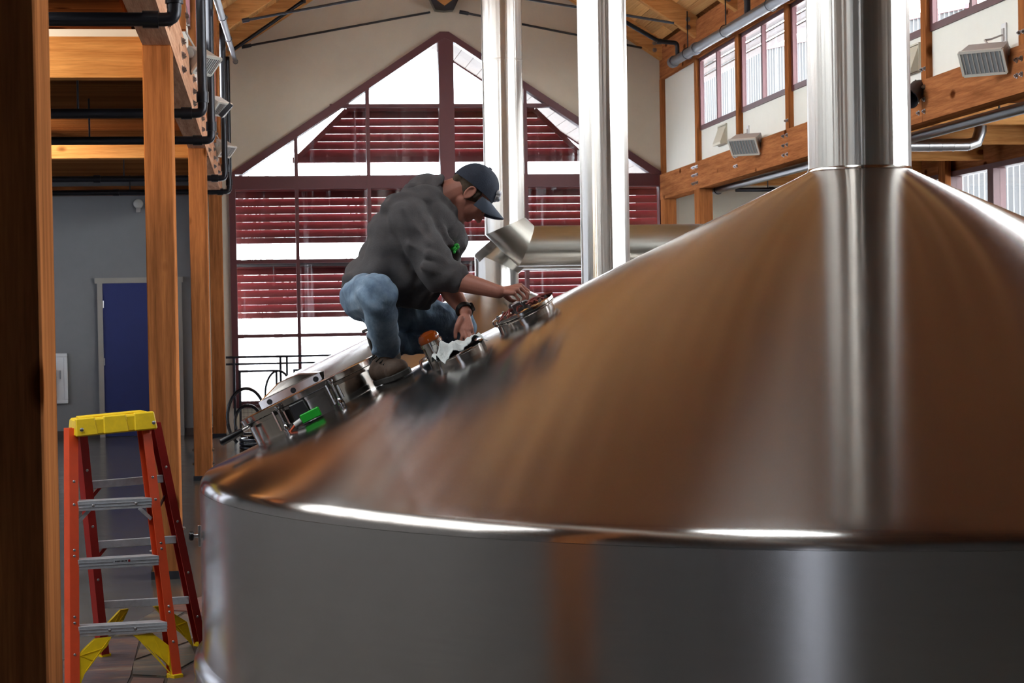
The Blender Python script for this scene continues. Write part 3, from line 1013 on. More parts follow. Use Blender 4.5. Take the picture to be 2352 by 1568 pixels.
# corrugated metal building to the right
def corrugated(name, x, y0, y1, z0, z1a, z1b, lab):
    n = int((y1 - y0) / 0.05)
    V, F = [], []
    for i in range(n + 1):
        y = y0 + (y1 - y0) * i / n
        xx = x + 0.06 * math.sin(i * 2 * math.pi / 6)
        zt_ = z1a + (z1b - z1a) * i / n
        for z in (z0, zt_):
            V += [(xx, y, z), (xx + 0.02, y, z)]
    for i in range(n):
        a, b = 4 * i, 4 * (i + 1)
        F += [(a, b, b + 2, a + 2), (a + 1, a + 3, b + 3, b + 1), (a + 2, b + 2, b + 3, a + 3), (a, a + 1, b + 1, b)]
    o = thing(name, (x, (y0 + y1) / 2, z0), lab, "building", "corrugated sheds")
    MB().add(V, F).build("corrugated_sheet", "corrugated_metal", o, True)
    MB().bar((x, y0, z1a), (x, y1, z1b), 0.2, 0.12).build("eaves_trim", "maroon", o)


corrugated("metal_shed", 15.0, 15.0, 40.0, -0.3, 7.4, 6.0, "long pale corrugated shed wall outside the right aisle windows")
corrugated("metal_shed", 16.4, 41.2, 80.0, -0.3, 8.6, 12.0, "farther pale corrugated shed wall seen through the right clerestory windows")

# ================================================================== services: pipes, lamps, vents
def pipe(name, label, pts, r, mat, group=None, collars=(), n=12):
    o = thing(name, pts[0], label, "pipe", group)
    MB().tube(pts, r, n).build("pipe_run", mat, o, True)
    for c, d in collars:
        c, d = np.array(c, float), np.array(d, float)
        d = d / np.linalg.norm(d)
        MB().tube([c - d * r * 1.1, c + d * r * 1.1], r * 1.26, n).build("coupling", mat, o, True)
    return o


def elbow(pts, rad=0.06, n=5):
    """round off the corners of a polyline"""
    pts = [np.array(p, float) for p in pts]
    out = [pts[0]]
    for a, b, c in zip(pts[:-2], pts[1:-1], pts[2:]):
        u1 = (a - b) / np.linalg.norm(a - b)
        u2 = (c - b) / np.linalg.norm(c - b)
        for t in np.linspace(0, 1, n):
            p = b + u1 * rad * (1 - t) ** 2 + u2 * rad * t ** 2
            out.append(p)
    out.append(pts[-1])
    return out


# right: big pipe below the roof plate, with its branch
Xp = XR - 0.2
a, b = at_x(1545, 143, Xp), at_x(1795, -4, Xp)
dirp = (b - a) / np.linalg.norm(b - a)
o = pipe("sprinkler_pipe", "grey main pipe hung under the right roof plate", [a, a + dirp * 18], 0.062, "grey_pipe", "sprinkler pipes", [(a + dirp * 0.06, dirp), (a + dirp * 1.35, dirp), (a + dirp * 6, dirp)])
for k in (0.9, 2.9, 4.9):
    q = a + dirp * k
    MB().tube([q, q + np.array([0, 0, 0.55])], 0.009, 6).build("hanger_rod", "black_steel", o)
    MB().tube([q + 0.075 * np.array([math.cos(w), 0, math.sin(w)]) for w in np.linspace(0, 2 * math.pi, 14)[:-1]], 0.006, 5, True).build("clevis_ring", "black_steel", o)
q = a + dirp * 0.3
br = [q, q + np.array([0, 0, 0.22]), q + np.array([-0.25, 0, 0.24]), at_y(1440, 53, q[1]), at_y(1330, -20, q[1])]
pipe("sprinkler_pipe", "black branch pipe rising along the last right rafter", elbow(br, 0.05), 0.03, "black_pipe", "sprinkler pipes", [(q + np.array([-0.25, 0, 0.24]), (1, 0, 0))])
q = a + dirp * 3.9
pipe("sprinkler_pipe", "short black riser with valve on the grey right main pipe", elbow([q, q + np.array([0, 0, 0.3]), q + np.array([-0.3, 0, 0.42])], 0.05), 0.038, "black_pipe", "sprinkler pipes", [(q + np.array([0, 0, 0.25]), (0, 0, 1))])
# under the right girder
a, b = at_x(1645, 437, XR + 0.22), at_x(2352, 247, XR + 0.22)
dirp = (b - a) / np.linalg.norm(b - a)
o = pipe("sprinkler_pipe", "black pipe running under the right girder", [a, a + dirp * 16], 0.05, "black_pipe", "sprinkler pipes", [(a + dirp * 0.06, dirp)])
for k in (0.5, 3.5, 6.5, 9.5):
    q = a + dirp * k
    MB().tube([q, (q[0], q[1], 3.62)], 0.009, 6).build("hanger_rod", "black_steel", o)
for px, Y, lab in ((1690, 24.6, "black cross pipe beneath the far right aisle joist"), (2190, 20.3, "black cross pipe beneath the near right aisle joist")):
    p0 = at_y(px, 436 if px < 2000 else 294, Y)
    o = pipe("sprinkler_pipe", lab, [p0, p0 + np.array([2.0, 0, 0])], 0.03, "black_pipe", "sprinkler pipes", [(p0 + np.array([0.5, 0, 0]), (1, 0, 0))])
    for dx in (0.45, 1.5):
        MB().tube([p0 + np.array([dx, 0, 0]), (p0[0] + dx, p0[1], 3.6)], 0.008, 6).build("hanger_rod", "black_steel", o)
# round galvanised duct in the right aisle
p0, p1, p2 = at_y(2080, 334, 19.0), at_y(2243, 332, 19.0), at_y(2252, 290, 19.0)
o = thing("round_duct", p0, "galvanised round duct with a turned-up end in the right aisle", "duct")
MB().tube([p0 - np.array([0.06, 0, 0]), p1 - np.array([0.10, 0, 0])], 0.066, 20).build("duct_run", "galvanised", o, True)
MB().tube([p1 - np.array([0.10, 0, 0]), p1 - np.array([0.0, 0, -0.03]), (p2[0], p2[1], min(p2[2], 3.5)), (p2[0], p2[1], 3.585)], 0.066, 20).build("duct_elbow", "galvanised", o, True)
for k in (0.02, 0.2, 0.37):
    q = p0 + (p1 - p0) * (0.30 + k)
    MB().tube([q - np.array([0.008, 0, 0]), q + np.array([0.008, 0, 0])], 0.07, 20).build("duct_collar", "galvanised", o, True)
# left: five sprinkler drops: a horizontal run under the aisle roof that turns up past the girder
drops = [((118, 47), (401, 45), (404, 0), 0.036, "nearest black sprinkler drop, elbow high beside the left girder"),
         ((122, 262), (466, 260), (462, -5), 0.036, "second black sprinkler drop down the left girder"),
         ((122, 321), (486, 322), (482, -5), 0.036, "third black sprinkler drop down the left girder"),
         ((124, 411), (517, 409), (508, -5), 0.036, "fourth black sprinkler drop, above the third left post"),
         ((124, 442), (527, 440), (517, 60), 0.036, "farthest black sprinkler drop, beside the gable window corner")]
for k, (a, b, c, r, lab) in enumerate(drops):
    X = XL + 0.12
    pb = at_x(b[0], b[1], X)
    Y = pb[1]
    pts = [(-5.2, Y, pb[2]), (X, Y, pb[2]), (X, Y, 5.1)]
    o = pipe("sprinkler_pipe", lab, elbow(pts, 0.05), r, "black_pipe", "sprinkler pipes", [((X - 0.12, Y, pb[2]), (1, 0, 0)), ((X, Y, pb[2] + 0.12), (0, 0, 1)), ((-1.9, Y, pb[2]), (1, 0, 0))])
    for xx in (-1.2 - 0.13 * k, -3.0):
        MB().tube([(xx, Y, pb[2]), (xx, Y, 3.55)], 0.008, 6).build("hanger_rod", "black_steel", o)
# grey conduit pair high on the left wall and the roof branch
for (pa, pb_, lab, m, r) in (((497, -5), (541, 142), "grey ribbed conduit along the top of the left wall", "grey_pipe", 0.03),):
    q0, q1 = at_x(*pa, XL + 0.22), at_x(*pb_, XL + 0.22)
    d_ = (q1 - q0) / np.linalg.norm(q1 - q0)
    pipe("conduit", lab, [q0 - d_ * 4, q1], r, m, None, [(q1 - d_ * 0.08, d_), (q0 + (q1 - q0) * 0.5, d_), (q0 + (q1 - q0) * 0.2, d_)])
q0, q1 = at_y(530, 118, 25.6), at_y(697, 2, 25.6)
pipe("sprinkler_pipe", "black branch pipe along the last left rafter", elbow([q0, q1, q1 + np.array([0.03, 0, 0.2])], 0.04), 0.026, "black_pipe", "sprinkler pipes", [(q1, (0, 0, 1))])


# floodlights on the girders
def floodlight(c, face, along, size, label, conduit=None):
    """wedge shaped flood: c = centre of the glass, face = glass normal, along = long horizontal edge"""
    c, nf, al = [np.array(q, float) for q in (c, face, along)]
    nf /= np.linalg.norm(nf)
    al = al - nf * (al @ nf)
    al /= np.linalg.norm(al)
    up = np.cross(nf, al)
    if up[2] < 0:
        up = -up
    w, h, d = size
    o = thing("floodlight", c, label, "lamp", "girder floodlights")
    F_ = [c + al * i * w / 2 + up * j * h / 2 for i, j in ((-1, -1), (1, -1), (1, 1), (-1, 1))]
    B_ = [c - nf * d + al * i * w * 0.46 + up * (j * h * 0.16 + h * 0.18) for i, j in ((-1, -1), (1, -1), (1, 1), (-1, 1))]
    MB().add(F_ + B_, [(0, 1, 2, 3), (7, 6, 5, 4), (0, 4, 5, 1), (1, 5, 6, 2), (2, 6, 7, 3), (3, 7, 4, 0)]).build("housing", "fixture_grey", o)
    mb = MB()
    for (i0, j0, i1, j1) in ((-1, -1, 1, -1), (-1, 1, 1, 1), (-1, -1, -1, 1), (1, -1, 1, 1)):
        mb.bar(c + nf * 0.006 + al * i0 * w / 2 + up * j0 * h / 2, c + nf * 0.006 + al * i1 * w / 2 + up * j1 * h / 2, 0.02, 0.02, nf)
    mb.build("front_frame", "fixture_trim", o)
    MB().obox(c + nf * 0.003, al * w * 0.47, up * h * 0.46, nf * 0.003).build("lens", "lamp_glass", o)
    for t in np.linspace(-0.42, 0.42, 9):
        MB().bar(c + nf * 0.008 + al * t * w - up * h * 0.45, c + nf * 0.008 + al * t * w + up * h * 0.45, 0.008, 0.006, nf).build("louvre_fin", "fixture_grey", o)
    for s in (-1, 1):
        k = c - nf * d * 0.62 + up * h * 0.1 + al * s * w * 0.485
        MB().lathe(k, al * s, [(0.035, 0), (0.035, 0.014), (0.02, 0.02)], 14, True, True).build("pivot_boss", "fixture_grey", o, True)
    return o, c - nf * d, up, al


for (px, py, Yoff, lab, outlet) in ((1709, 337, 0, "white floodlight on the right girder, farther of two", (1719, 306)), (2258, 143, 0, "large white floodlight on the right girder, nearer of two", (2308, 80))):
    cX = XR - 0.24
    c = at_x(px, py, cX)
    o, back, up, al = floodlight(c, (-0.55, -0.62, -0.55), (0.75, -0.66, 0), (0.34, 0.2, 0.19), lab)
    MB().bar(back, (XR - 0.05, back[1] - 0.03, 3.47), 0.05, 0.03).build("yoke", "fixture_grey", o)
    po = at_x(outlet[0], outlet[1], XR + 0.028)
    pl = thing("conduit_box", po, "white conduit outlet on the wall above the %s right floodlight" % ("farther" if px < 2000 else "nearer"), "outlet", "floodlight outlets")
    MB().box(po[0] - 0.012, po[0] + 0.002, po[1] - 0.045, po[1] + 0.045, po[2] - 0.09, po[2] + 0.09).build("box", "white_paint", pl, bevel=0.003)
    MB().box(po[0] - 0.02, po[0] - 0.012, po[1] - 0.02, po[1] + 0.02, po[2] - 0.05, po[2] + 0.05).build("cover", "fixture_grey", pl)
    e = back + up * 0.05
    MB().tube([po + np.array([-0.02, 0, 0]), po + np.array([-0.1, 0.02, -0.03]), (po + e) / 2 + np.array([-0.09, 0.02, 0.0]), e], 0.008, 6).build("cord", "fixture_grey", pl, True)
for (px, py, lab) in ((474, 149, "nearest floodlight on the left girder, tilted down"), (508, 250, "middle floodlight on the left girder with a black visor"), (521, 347, "farthest floodlight on the left girder")):
    cX = XL + 0.13
    c = at_x(px, py, cX)
    o, back, up, al = floodlight(c, (0.62, -0.42, -0.66), (0.55, 0.83, 0), (0.24, 0.16, 0.16), lab)
    MB().bar(back, (XL, back[1], 3.56), 0.05, 0.03).build("yoke", "fixture_grey", o)
    MB().tube([back + up * 0.03, back + np.array([-0.08, -0.1, 0.2]), (XL + 0.01, back[1] - 0.3, 3.9)], 0.008, 6).build("cord", "fixture_grey", o, True)
    if px == 508:
        MB().obox(c + np.array([0.05, -0.12, -0.03]), np.array([0.06, 0, 0.065]), np.array([0, 0.02, 0]), np.array([0.018, 0, -0.018])).build("visor", "black_steel", o)

# wall vents on the right panels
for (pts, lab) in ((((1655, 293), (1689, 281), (1690, 318), (1652, 331)), "beige louvred vent hood low on the white panel, farther one"), (((2080, 118), (2106, 108), (2107, 160), (2078, 166)), "beige louvred vent beside the big stack, nearer one")):
    q = [at_x(x, y, XR + 0.03) for x, y in pts]
    o = thing("wall_vent", sum(q) / 4, lab, "vent", "wall vents")
    y0, y1 = min(p_[1] for p_ in q), max(p_[1] for p_ in q)
    z0, z1 = min(p_[2] for p_ in q), max(p_[2] for p_ in q)
    zc = (z0 + z1) / 2
    y0 = y1 - 0.42
    X0 = XR + 0.03
    MB().box(X0 - 0.02, X0, y0, y1, zc - 0.13, zc - 0.115).box(X0 - 0.02, X0, y0, y1, zc + 0.115, zc + 0.13).box(X0 - 0.02, X0, y0, y0 + 0.015, zc - 0.115, zc + 0.115).box(X0 - 0.02, X0, y1 - 0.015, y1, zc - 0.115, zc + 0.115).build("vent_frame", "vent_beige", o)
    MB().prism([(X0 - 0.012, y0 + 0.015, zc + 0.11), (X0 - 0.09, y0 + 0.015, zc - 0.10), (X0 - 0.09, y0 + 0.015, zc - 0.13), (X0, y0 + 0.015, zc - 0.115)], (0, y1 - y0 - 0.03, 0)).build("hood_flap", "vent_beige", o)
# black stage spotlight by the big stack
c = at_x(2100, 212, XR - 0.12)
o = thing("stage_spotlight", c, "small black spotlight clamped to the right girder behind the stack", "lamp")
MB().lathe(c, (-0.6, -0.5, -0.5), [(0.05, -0.14), (0.075, -0.08), (0.08, 0.06), (0.095, 0.12), (0.085, 0.12), (0.07, 0.05)], 18, True, False).build("lamp_can", "black_steel", o, True)
MB().bar(c + np.array([0.02, 0.03, 0]), (XR - 0.05, c[1] + 0.1, c[2] - 0.03), 0.04, 0.02).build("yoke", "black_steel", o)
MB().tube([c + np.array([0.02, 0.04, 0.05]), c + np.array([0.05, 0.1, 0.12]), (XR - 0.04, c[1] + 0.15, c[2] - 0.1)], 0.007, 6).build("cord", "black_rubber", o, True)
# round bell on the grey wall, extinguisher cabinet
c = at_y(318, 468, YE)
o = thing("wall_bell", c, "round pale bell high on the grey wall above the blue door", "bell")
MB().lathe(c, (0, -1, 0), [(0.03, 0), (0.03, 0.03), (0.068, 0.03), (0.062, 0.055), (0.04, 0.07), (0.001, 0.074)], 24, True, False).build("gong", "fixture_trim", o, True)
MB().box(c[0] - 0.03, c[0] + 0.03, YE - 0.06, YE, c[2] - 0.12, c[2] - 0.055).build("striker_box", "fixture_grey", o)
c0, c1 = at_y(62, 928, YE), at_y(155, 811, YE)
o = thing("extinguisher_cabinet", ((c0[0] + c1[0]) / 2, YE, c0[2]), "white framed fire extinguisher cabinet on the grey wall beside the near post", "cabinet")
x0, x1, z0, z1 = c0[0], c1[0], c0[2], c1[2]
MB().box(x0, x1, YE - 0.02, YE - 0.001, z0, z1).build("back_box", "baseboard_brown", o)
fw = 0.05
for (a, b, c_, d) in ((x0, x1, z0, z0 + fw), (x0, x1, z1 - fw, z1), (x0, x0 + fw, z0 + fw, z1 - fw), (x1 - fw, x1, z0 + fw, z1 - fw)):
    MB().box(a, b, YE - 0.06, YE - 0.02, c_, d).build("frame_bar", "white_paint", o, bevel=0.006)
MB().box(x1 - 0.16, x1 - fw, YE - 0.05, YE - 0.02, z0 + fw, z1 - fw).build("door_panel", "white_paint", o)
MB().box(x1 - 0.105, x1 - 0.09, YE - 0.065, YE - 0.05, z0 + 0.34, z0 + 0.46).build("pull_handle", "bolt_metal", o)
e = MB().lathe((x1 - 0.23, YE - 0.09, z0 + 0.07), (0, 0, 1), [(0.058, 0), (0.062, 0.02), (0.062, 0.40), (0.03, 0.46), (0.02, 0.5), (0.001, 0.5)], 18, True, False).build("fire_extinguisher", "red_paint", None, True, loc=(x1 - 0.23, YE - 0.09, z0 + 0.07))
tag(e, "red fire extinguisher with green tag inside the white wall cabinet", "extinguisher")
MB().box(x1 - 0.27, x1 - 0.185, YE - 0.158, YE - 0.152, z0 + 0.32, z0 + 0.44).build("service_tag", "tag_green", e)

# ------------------------------------------------------------------ railing in front of the gable window
Yr = 24.3
o = thing("guard_railing", (1.0, Yr, 0), "black steel guard railing with wire mesh panels before the gable window", "railing")
zt_, z2_, zp = 1.115, 1.025, 0.945
MB().tube([(-0.50, Yr, zt_), (4.2, Yr, zt_)], 0.016, 10).build("top_rail", "black_steel", o, True)
MB().tube([(-0.50, Yr, z2_), (4.2, Yr, z2_)], 0.014, 10).build("second_rail", "black_steel", o, True)
px_ = [at_y(539, 900, Yr)[0], at_y(645, 880, Yr)[0], at_y(660, 880, Yr)[0]]
step = px_[2] - px_[0]
posts = [px_[0], px_[1], px_[2], px_[1] + step, px_[2] + step, px_[1] + 2 * step, px_[2] + 2 * step]
for x in posts:
    MB().box(x - 0.015, x + 0.015, Yr - 0.02, Yr + 0.02, 0, zt_ - 0.01).build("rail_post", "black_steel", o)
for k in range(3):
    xa = px_[0] + 0.055 + k * step + (0.0 if k == 0 else 0.02)
    xb = px_[1] - 0.04 + k * step
    for (a, b, c_, d) in ((xa, xb, zp - 0.03, zp), (xa, xb, 0.10, 0.13), (xa, xa + 0.03, 0.13, zp - 0.03), (xb - 0.03, xb, 0.13, zp - 0.03)):
        MB().box(a, b, Yr - 0.012, Yr + 0.012, c_, d).build("panel_frame", "black_steel", o)
    mb = MB()
    for x in np.arange(xa + 0.06, xb - 0.03, 0.052):
        mb.box(x - 0.0018, x + 0.0018, Yr - 0.002, Yr + 0.002, 0.13, zp - 0.03)
    for z in np.arange(0.18, zp - 0.03, 0.052):
        mb.box(xa + 0.03, xb - 0.03, Yr - 0.002, Yr + 0.002, z - 0.0018, z + 0.0018)
    mb.build("wire_mesh", "black_steel", o, kind="stuff")

# hoses: coils by the railing
def loop(c, rx, rz, n=28, tilt=0.0, a0=0.0, a1=2 * math.pi):
    return [np.array(c) + np.array([rx * math.cos(w), tilt * math.sin(w), rz * math.sin(w)]) for w in np.linspace(a0, a1, n)]


Yh = 23.4
c = at_y(566, 958, Yh)
o = thing("rubber_hose", (c[0], Yh, 0), "black rubber hose hanging in a big loop by the last left post", "hose", "black hoses")
MB().tube(loop((c[0] - 0.0, Yh, c[2]), 0.235, 0.36, 36, 0.06, -1.9, 4.2), 0.021, 10).build("hose_loop", "black_rubber", o, True)
MB().tube(loop((c[0] + 0.02, Yh - 0.08, c[2] - 0.05), 0.16, 0.20, 36, 0.05, -1.6, 4.6), 0.02, 10).build("hose_loop", "black_rubber", o, True)
o2 = thing("rubber_hose", (c[0] + 0.15, Yh - 0.3, 0.02), "black rubber hose coiled flat on the floor by the railing", "hose", "black hoses")
for k in range(5):
    zz = 0.025 + 0.045 * (k % 3)
    rr = 0.24 - 0.03 * (k // 3)
    MB().tube([np.array([c[0] + 0.17 + rr * math.cos(w), Yh - 0.35 + rr * 1.2 * math.sin(w), zz]) for w in np.linspace(0.2 * k, 2 * math.pi + 0.2 * k, 32)[:-1]], 0.022, 10, True).build("hose_coil", "black_rubber", o2, True)
c = at_y(640, 905, 23.9)
o3 = thing("rubber_hose", (c[0], 23.9, 0), "black hose looped over a dark reel against the railing mesh", "hose", "black hoses")
MB().tube(loop((c[0], 23.9, c[2]), 0.17, 0.30, 36, 0.03, -0.6, 3.6), 0.015, 10).build("hose_loop", "black_rubber", o3, True)
MB().lathe((c[0] + 0.02, 23.95, c[2] - 0.06), (0, -1, 0), [(0.14, 0), (0.145, 0.05), (0.1, 0.07), (0.001, 0.08)], 22, True, False).build("reel_hub", "black_rubber", o3, True)
MB().box(c[0] - 0.02, c[0] + 0.06, 23.96, 24.28, c[2] - 0.1, c[2] - 0.02).build("reel_bracket", "black_steel", o3)

# ================================================================== kettles
def cone_prof(R, hr, rs, zt):
    """dome profile from the stack down over the rounded knuckle to the crease"""
    A0, A1 = (R - 0.04, hr + 0.060), (rs, zt)
    pr = [(A1[0] + (A0[0] - A1[0]) * t, A1[1] + (A0[1] - A1[1]) * t) for t in np.linspace(0, 1, 40)]
    pr[0] = (rs - 0.004, zt + 0.004)
    pr += [(R - 0.024, hr + 0.050), (R - 0.010, hr + 0.034), (R - 0.002, hr + 0.014), (R, hr)]
    return pr


def kettle(c, R, hr, rs, zt, ztop, label, n=160, seams=()):
    o = thing("brewing_kettle", (c[0], c[1], 0), label, "kettle", "brewing kettles")
    MB().lathe((c[0], c[1], 0), (0, 0, 1), cone_prof(R, hr, rs, zt), n).build("dome", "dome_steel", o, True)
    MB().lathe((c[0], c[1], 0), (0, 0, 1), [(R - 0.02, hr), (R, hr - 0.001), (R, 0.25), (R, 0.2)], n).build("shell", "shell_steel", o, True)
    MB().lathe((c[0], c[1], 0), (0, 0, 1), [(R - 0.01, 0.23), (R + 0.008, 0.215), (R + 0.035, 0.19), (R + 0.04, 0.16), (R + 0.03, 0.12), (R + 0.06, 0.0)], n).build("floor_collar", "shell_steel", o, True)
    if ztop:
        MB().lathe((c[0], c[1], 0), (0, 0, 1), [(rs, zt - 0.02)] + [(rs, zt + 0.002)] + [(rs, z) for z in np.linspace(zt + 0.01, ztop, 9)], 96).build("vapour_stack", "stack_steel", o, True)
        MB().lathe((c[0], c[1], 0), (0, 0, 1), [(rs + 0.001, zt + 0.012), (rs + 0.004, zt + 0.006), (rs + 0.006, zt - 0.002), (rs + 0.001, zt - 0.012)], 96).build("weld_bead", "fitting_steel", o, True)
    return o


K1 = np.array([2.652, 7.97])
R1, H1, S1, T1 = 2.936, 0.910, 0.2274, 2.2286
k1 = kettle(K1, R1, H1, S1, T1, 8.4, "huge brushed steel brewing kettle with conical dome and thick stack, in front")
KK = (T1 - (H1 + 0.058)) / (R1 - 0.035 - S1)   # slope of the dome
ZA = T1 + S1 * KK


def surf(x, y):
    return ZA - KK * math.hypot(x - K1[0], y - K1[1])


def cone_hit(x, y):
    d = ray(x, y)
    o = CAM - np.array([K1[0], K1[1], 0])
    a = d[0] ** 2 + d[1] ** 2 - (d[2] / KK) ** 2
    b = 2 * (o[0] * d[0] + o[1] * d[1] + (ZA - o[2]) * d[2] / KK ** 2)
    c = o[0] ** 2 + o[1] ** 2 - ((ZA - o[2]) / KK) ** 2
    return CAM + d * (-b - math.sqrt(max(0, b * b - 4 * a * c))) / (2 * a)


def frame_on(r, th, c=K1, kk=KK, za=ZA):
    """point, up-slope, sideways (towards the viewer) and normal on a dome"""
    p = np.array([c[0] + r * math.cos(th), c[1] + r * math.sin(th), za - kk * r])
    n = np.array([kk * math.cos(th), kk * math.sin(th), 1.0])
    n /= np.linalg.norm(n)
    s = np.array([-math.cos(th), -math.sin(th), kk])
    s /= np.linalg.norm(s)
    t = np.cross(n, s)
    if t[1] > 0:
        t = -t
    return p, s, t, n


# big manway low on the dome's left
def manway(root, r, th, Rm, geo, parts=True):
    p, s, t, n = frame_on(r, th, *geo)
    L = lambda a, b, c: p + s * a + t * b + n * c
    mw = MB().lathe(p, n, [(Rm, -0.14), (Rm, 0.078), (Rm + 0.018, 0.08), (Rm + 0.02, 0.094), (Rm + 0.004, 0.097)], 72).build("manway_neck", "fitting_steel", root, True)
    MB().lathe(p, n, [(Rm + 0.022, 0.098), (Rm + 0.024, 0.122), (Rm + 0.01, 0.128), (Rm - 0.03, 0.122), (Rm * 0.5, 0.124), (0.001, 0.126)], 72).build("manway_cover", "fitting_steel", mw, True)
    if not parts:
        return mw
    # hinge arm: side plate with three holes and the raised dished housing
    f = Rm * 0.42
    MB().prism([L(-0.21, f, 0.124), L(0.07, f, 0.124), L(0.085, f, 0.135), L(0.085, f, 0.163), L(-0.21, f, 0.163)], -t * 0.012).build("hinge_plate", "fitting_steel", mw)
    MB().prism([L(-0.21, -f, 0.124), L(0.07, -f, 0.124), L(0.085, -f, 0.163), L(-0.21, -f, 0.163)], t * 0.012).build("hinge_plate", "fitting_steel", mw)
    MB().add([L(-0.21, f, 0.163), L(0.085, f, 0.163), L(0.085, -f, 0.163), L(-0.21, -f, 0.163), L(-0.10, f * 0.6, 0.205), L(0.0, f * 0.6, 0.2), L(0.0, -f * 0.6, 0.2), L(-0.10, -f * 0.6, 0.205)], [(0, 1, 5, 4), (1, 2, 6, 5), (2, 3, 7, 6), (3, 0, 4, 7), (4, 5, 6, 7), (3, 2, 1, 0)]).build("arm_housing", "dome_steel", mw, bevel=0.008)
    for a in (-0.165, -0.05, 0.06):
        MB().lathe(L(a, f + 0.001, 0.144), t, [(0.0125, -0.002), (0.0125, 0.002), (0.001, 0.002)], 14, True, False).build("dark_hole", "black_rubber", mw)  # dark disc stands for the shade inside an open hole
    # swing bolts round the near side
    for a, b in ((-0.13, 1), (0.125, 1)):
        bb = math.sqrt(max(0.001, (Rm + 0.02) ** 2 - a * a))
        MB().obox(L(a - 0.02, bb + 0.01, 0.055), s * 0.003, t * 0.022, n * 0.045).obox(L(a + 0.024, bb + 0.005, 0.05), s * 0.003, t * 0.02, n * 0.03).build("clamp_lug", "fitting_steel", mw)
        MB().tube([L(a + 0.005, bb + 0.03, -0.01), L(a + 0.005, bb + 0.03, 0.11)], 0.006, 10).lathe(L(a + 0.005, bb + 0.03, 0.0), n, [(0.014, -0.016), (0.017, 0.0), (0.013, 0.02), (0.008, 0.028)], 12, True, True).lathe(L(a + 0.005, bb + 0.03, 0.1), n, [(0.011, -0.006), (0.014, 0.0), (0.011, 0.014)], 10, True, True).build("swing_bolt", "chrome", mw, True)
    MB().tube([L(-0.30, 0.12, 0.085), L(-0.345, 0.13, 0.082)], 0.008, 10).build("handle_shaft", "chrome", mw, True)
    MB().tube([L(-0.325, 0.13, 0.083), L(-0.33, 0.13, 0.083), L(-0.43, 0.15, 0.078), L(-0.435, 0.15, 0.078)], [0.011, 0.015, 0.016, 0.009], 12).build("handle_grip", "black_rubber", mw, True)
    MB().obox(L(-0.04, Rm + 0.035, 0.055), s * 0.035, t * 0.02, n * 0.035).build("switch_box", "black_rubber", mw, bevel=0.004)
    g = MB().obox(L(-0.005, Rm + 0.055, 0.015), s * 0.044, t * 0.016, n * 0.02).build("proximity_switch", "signal_green", mw, bevel=0.004)
    g["label"] = "bright green plastic proximity switch"
    MB().tube([L(-0.085, Rm + 0.055, 0.005), L(-0.05, Rm + 0.055, 0.012)], 0.013, 12).build("plug", "white_paint", mw, True)
    MB().tube([L(-0.085, Rm + 0.055, 0.005), L(-0.115, Rm + 0.06, -0.01), L(-0.10, Rm + 0.07, -0.033), L(-0.05, Rm + 0.06, -0.036), L(0.0, Rm + 0.065, -0.026), L(0.03, Rm + 0.06, -0.04)], 0.006, 8).build("sensor_cable", "cable_orange", mw, True)
    return mw


TH = math.radians(173.5)
manway(k1, 2.425, TH, 0.31, (K1, KK, ZA))

# upper light hatch the man is working on
hp = cone_hit(1210, 731)
hr_, hth = math.hypot(*(hp[:2] - K1)), math.atan2(hp[1] - K1[1], hp[0] - K1[0])
p, s, t, n = frame_on(hr_, hth)
L = lambda a, b, c: p + s * a + t * b + n * c
hatch = MB().lathe(p, n, [(0.128, -0.07), (0.128, 0.022), (0.136, 0.024), (0.139, 0.027), (0.139, 0.032), (0.132, 0.033)], 56).build("light_hatch", "fitting_steel", k1, True)
MB().lathe(p, n, [(0.137, 0.034), (0.141, 0.038), (0.139, 0.048), (0.126, 0.052), (0.05, 0.053), (0.001, 0.053)], 56).build("hatch_cover", "fitting_steel", hatch, True)
for k in range(12):
    w = 2 * math.pi * k / 12
    q = p + (s * math.cos(w) + t * math.sin(w)) * 0.114 + n * 0.046
    MB().lathe(q, n, [(0.009, 0), (0.009, 0.008), (0.005, 0.009), (0.005, 0.015)], 8, True, True).build("hatch_bolt", "bolt_metal", hatch)
MB().obox(L(-0.028, 0.02, 0.066), s * 0.022, t * 0.025, n * 0.02).build("junction_box", "bolt_metal", hatch, bevel=0.004)
MB().obox(L(0.012, 0.03, 0.062), s * 0.012, t * 0.014, n * 0.016).build("terminal_block", "bolt_metal", hatch, bevel=0.003)
rnd = random.Random(4)
for (a0, b0, a1, b1) in ((-0.045, 0.02, -0.13, 0.05), (-0.04, 0.0, -0.12, 0.01), (0.02, 0.04, 0.10, 0.07), (-0.045, 0.03, -0.10, 0.09), (0.01, 0.05, 0.06, 0.10), (-0.01, 0.05, -0.06, 0.105)):
    pts = [L(a0 + (a1 - a0) * u, b0 + (b1 - b0) * u, 0.062 + 0.016 * math.sin(math.pi * u) * rnd.uniform(0.2, 1.2) - 0.018 * u) for u in np.linspace(0, 1, 7)]
    MB().tube(pts, 0.0045, 7).build("lamp_wire", "red_wire", hatch, True)
MB().tube([L(0.03, 0.05, 0.058), L(0.08, 0.055, 0.066), L(0.135, 0.05, 0.056)], 0.008, 8).build("lever", "red_wire", hatch, True)

# low round port with the rag on it
np_ = cone_hit(1062, 818)
nr, nth = math.hypot(*(np_[:2] - K1)), math.atan2(np_[1] - K1[1], np_[0] - K1[0])
pn, sn, tn, nn = frame_on(nr, nth)
port = MB().lathe(pn, nn, [(0.108, -0.05), (0.108, 0.024), (0.111, 0.026), (0.111, 0.031), (0.106, 0.034), (0.05, 0.034), (0.001, 0.034)], 48).build("sight_port", "fitting_steel", k1, True)
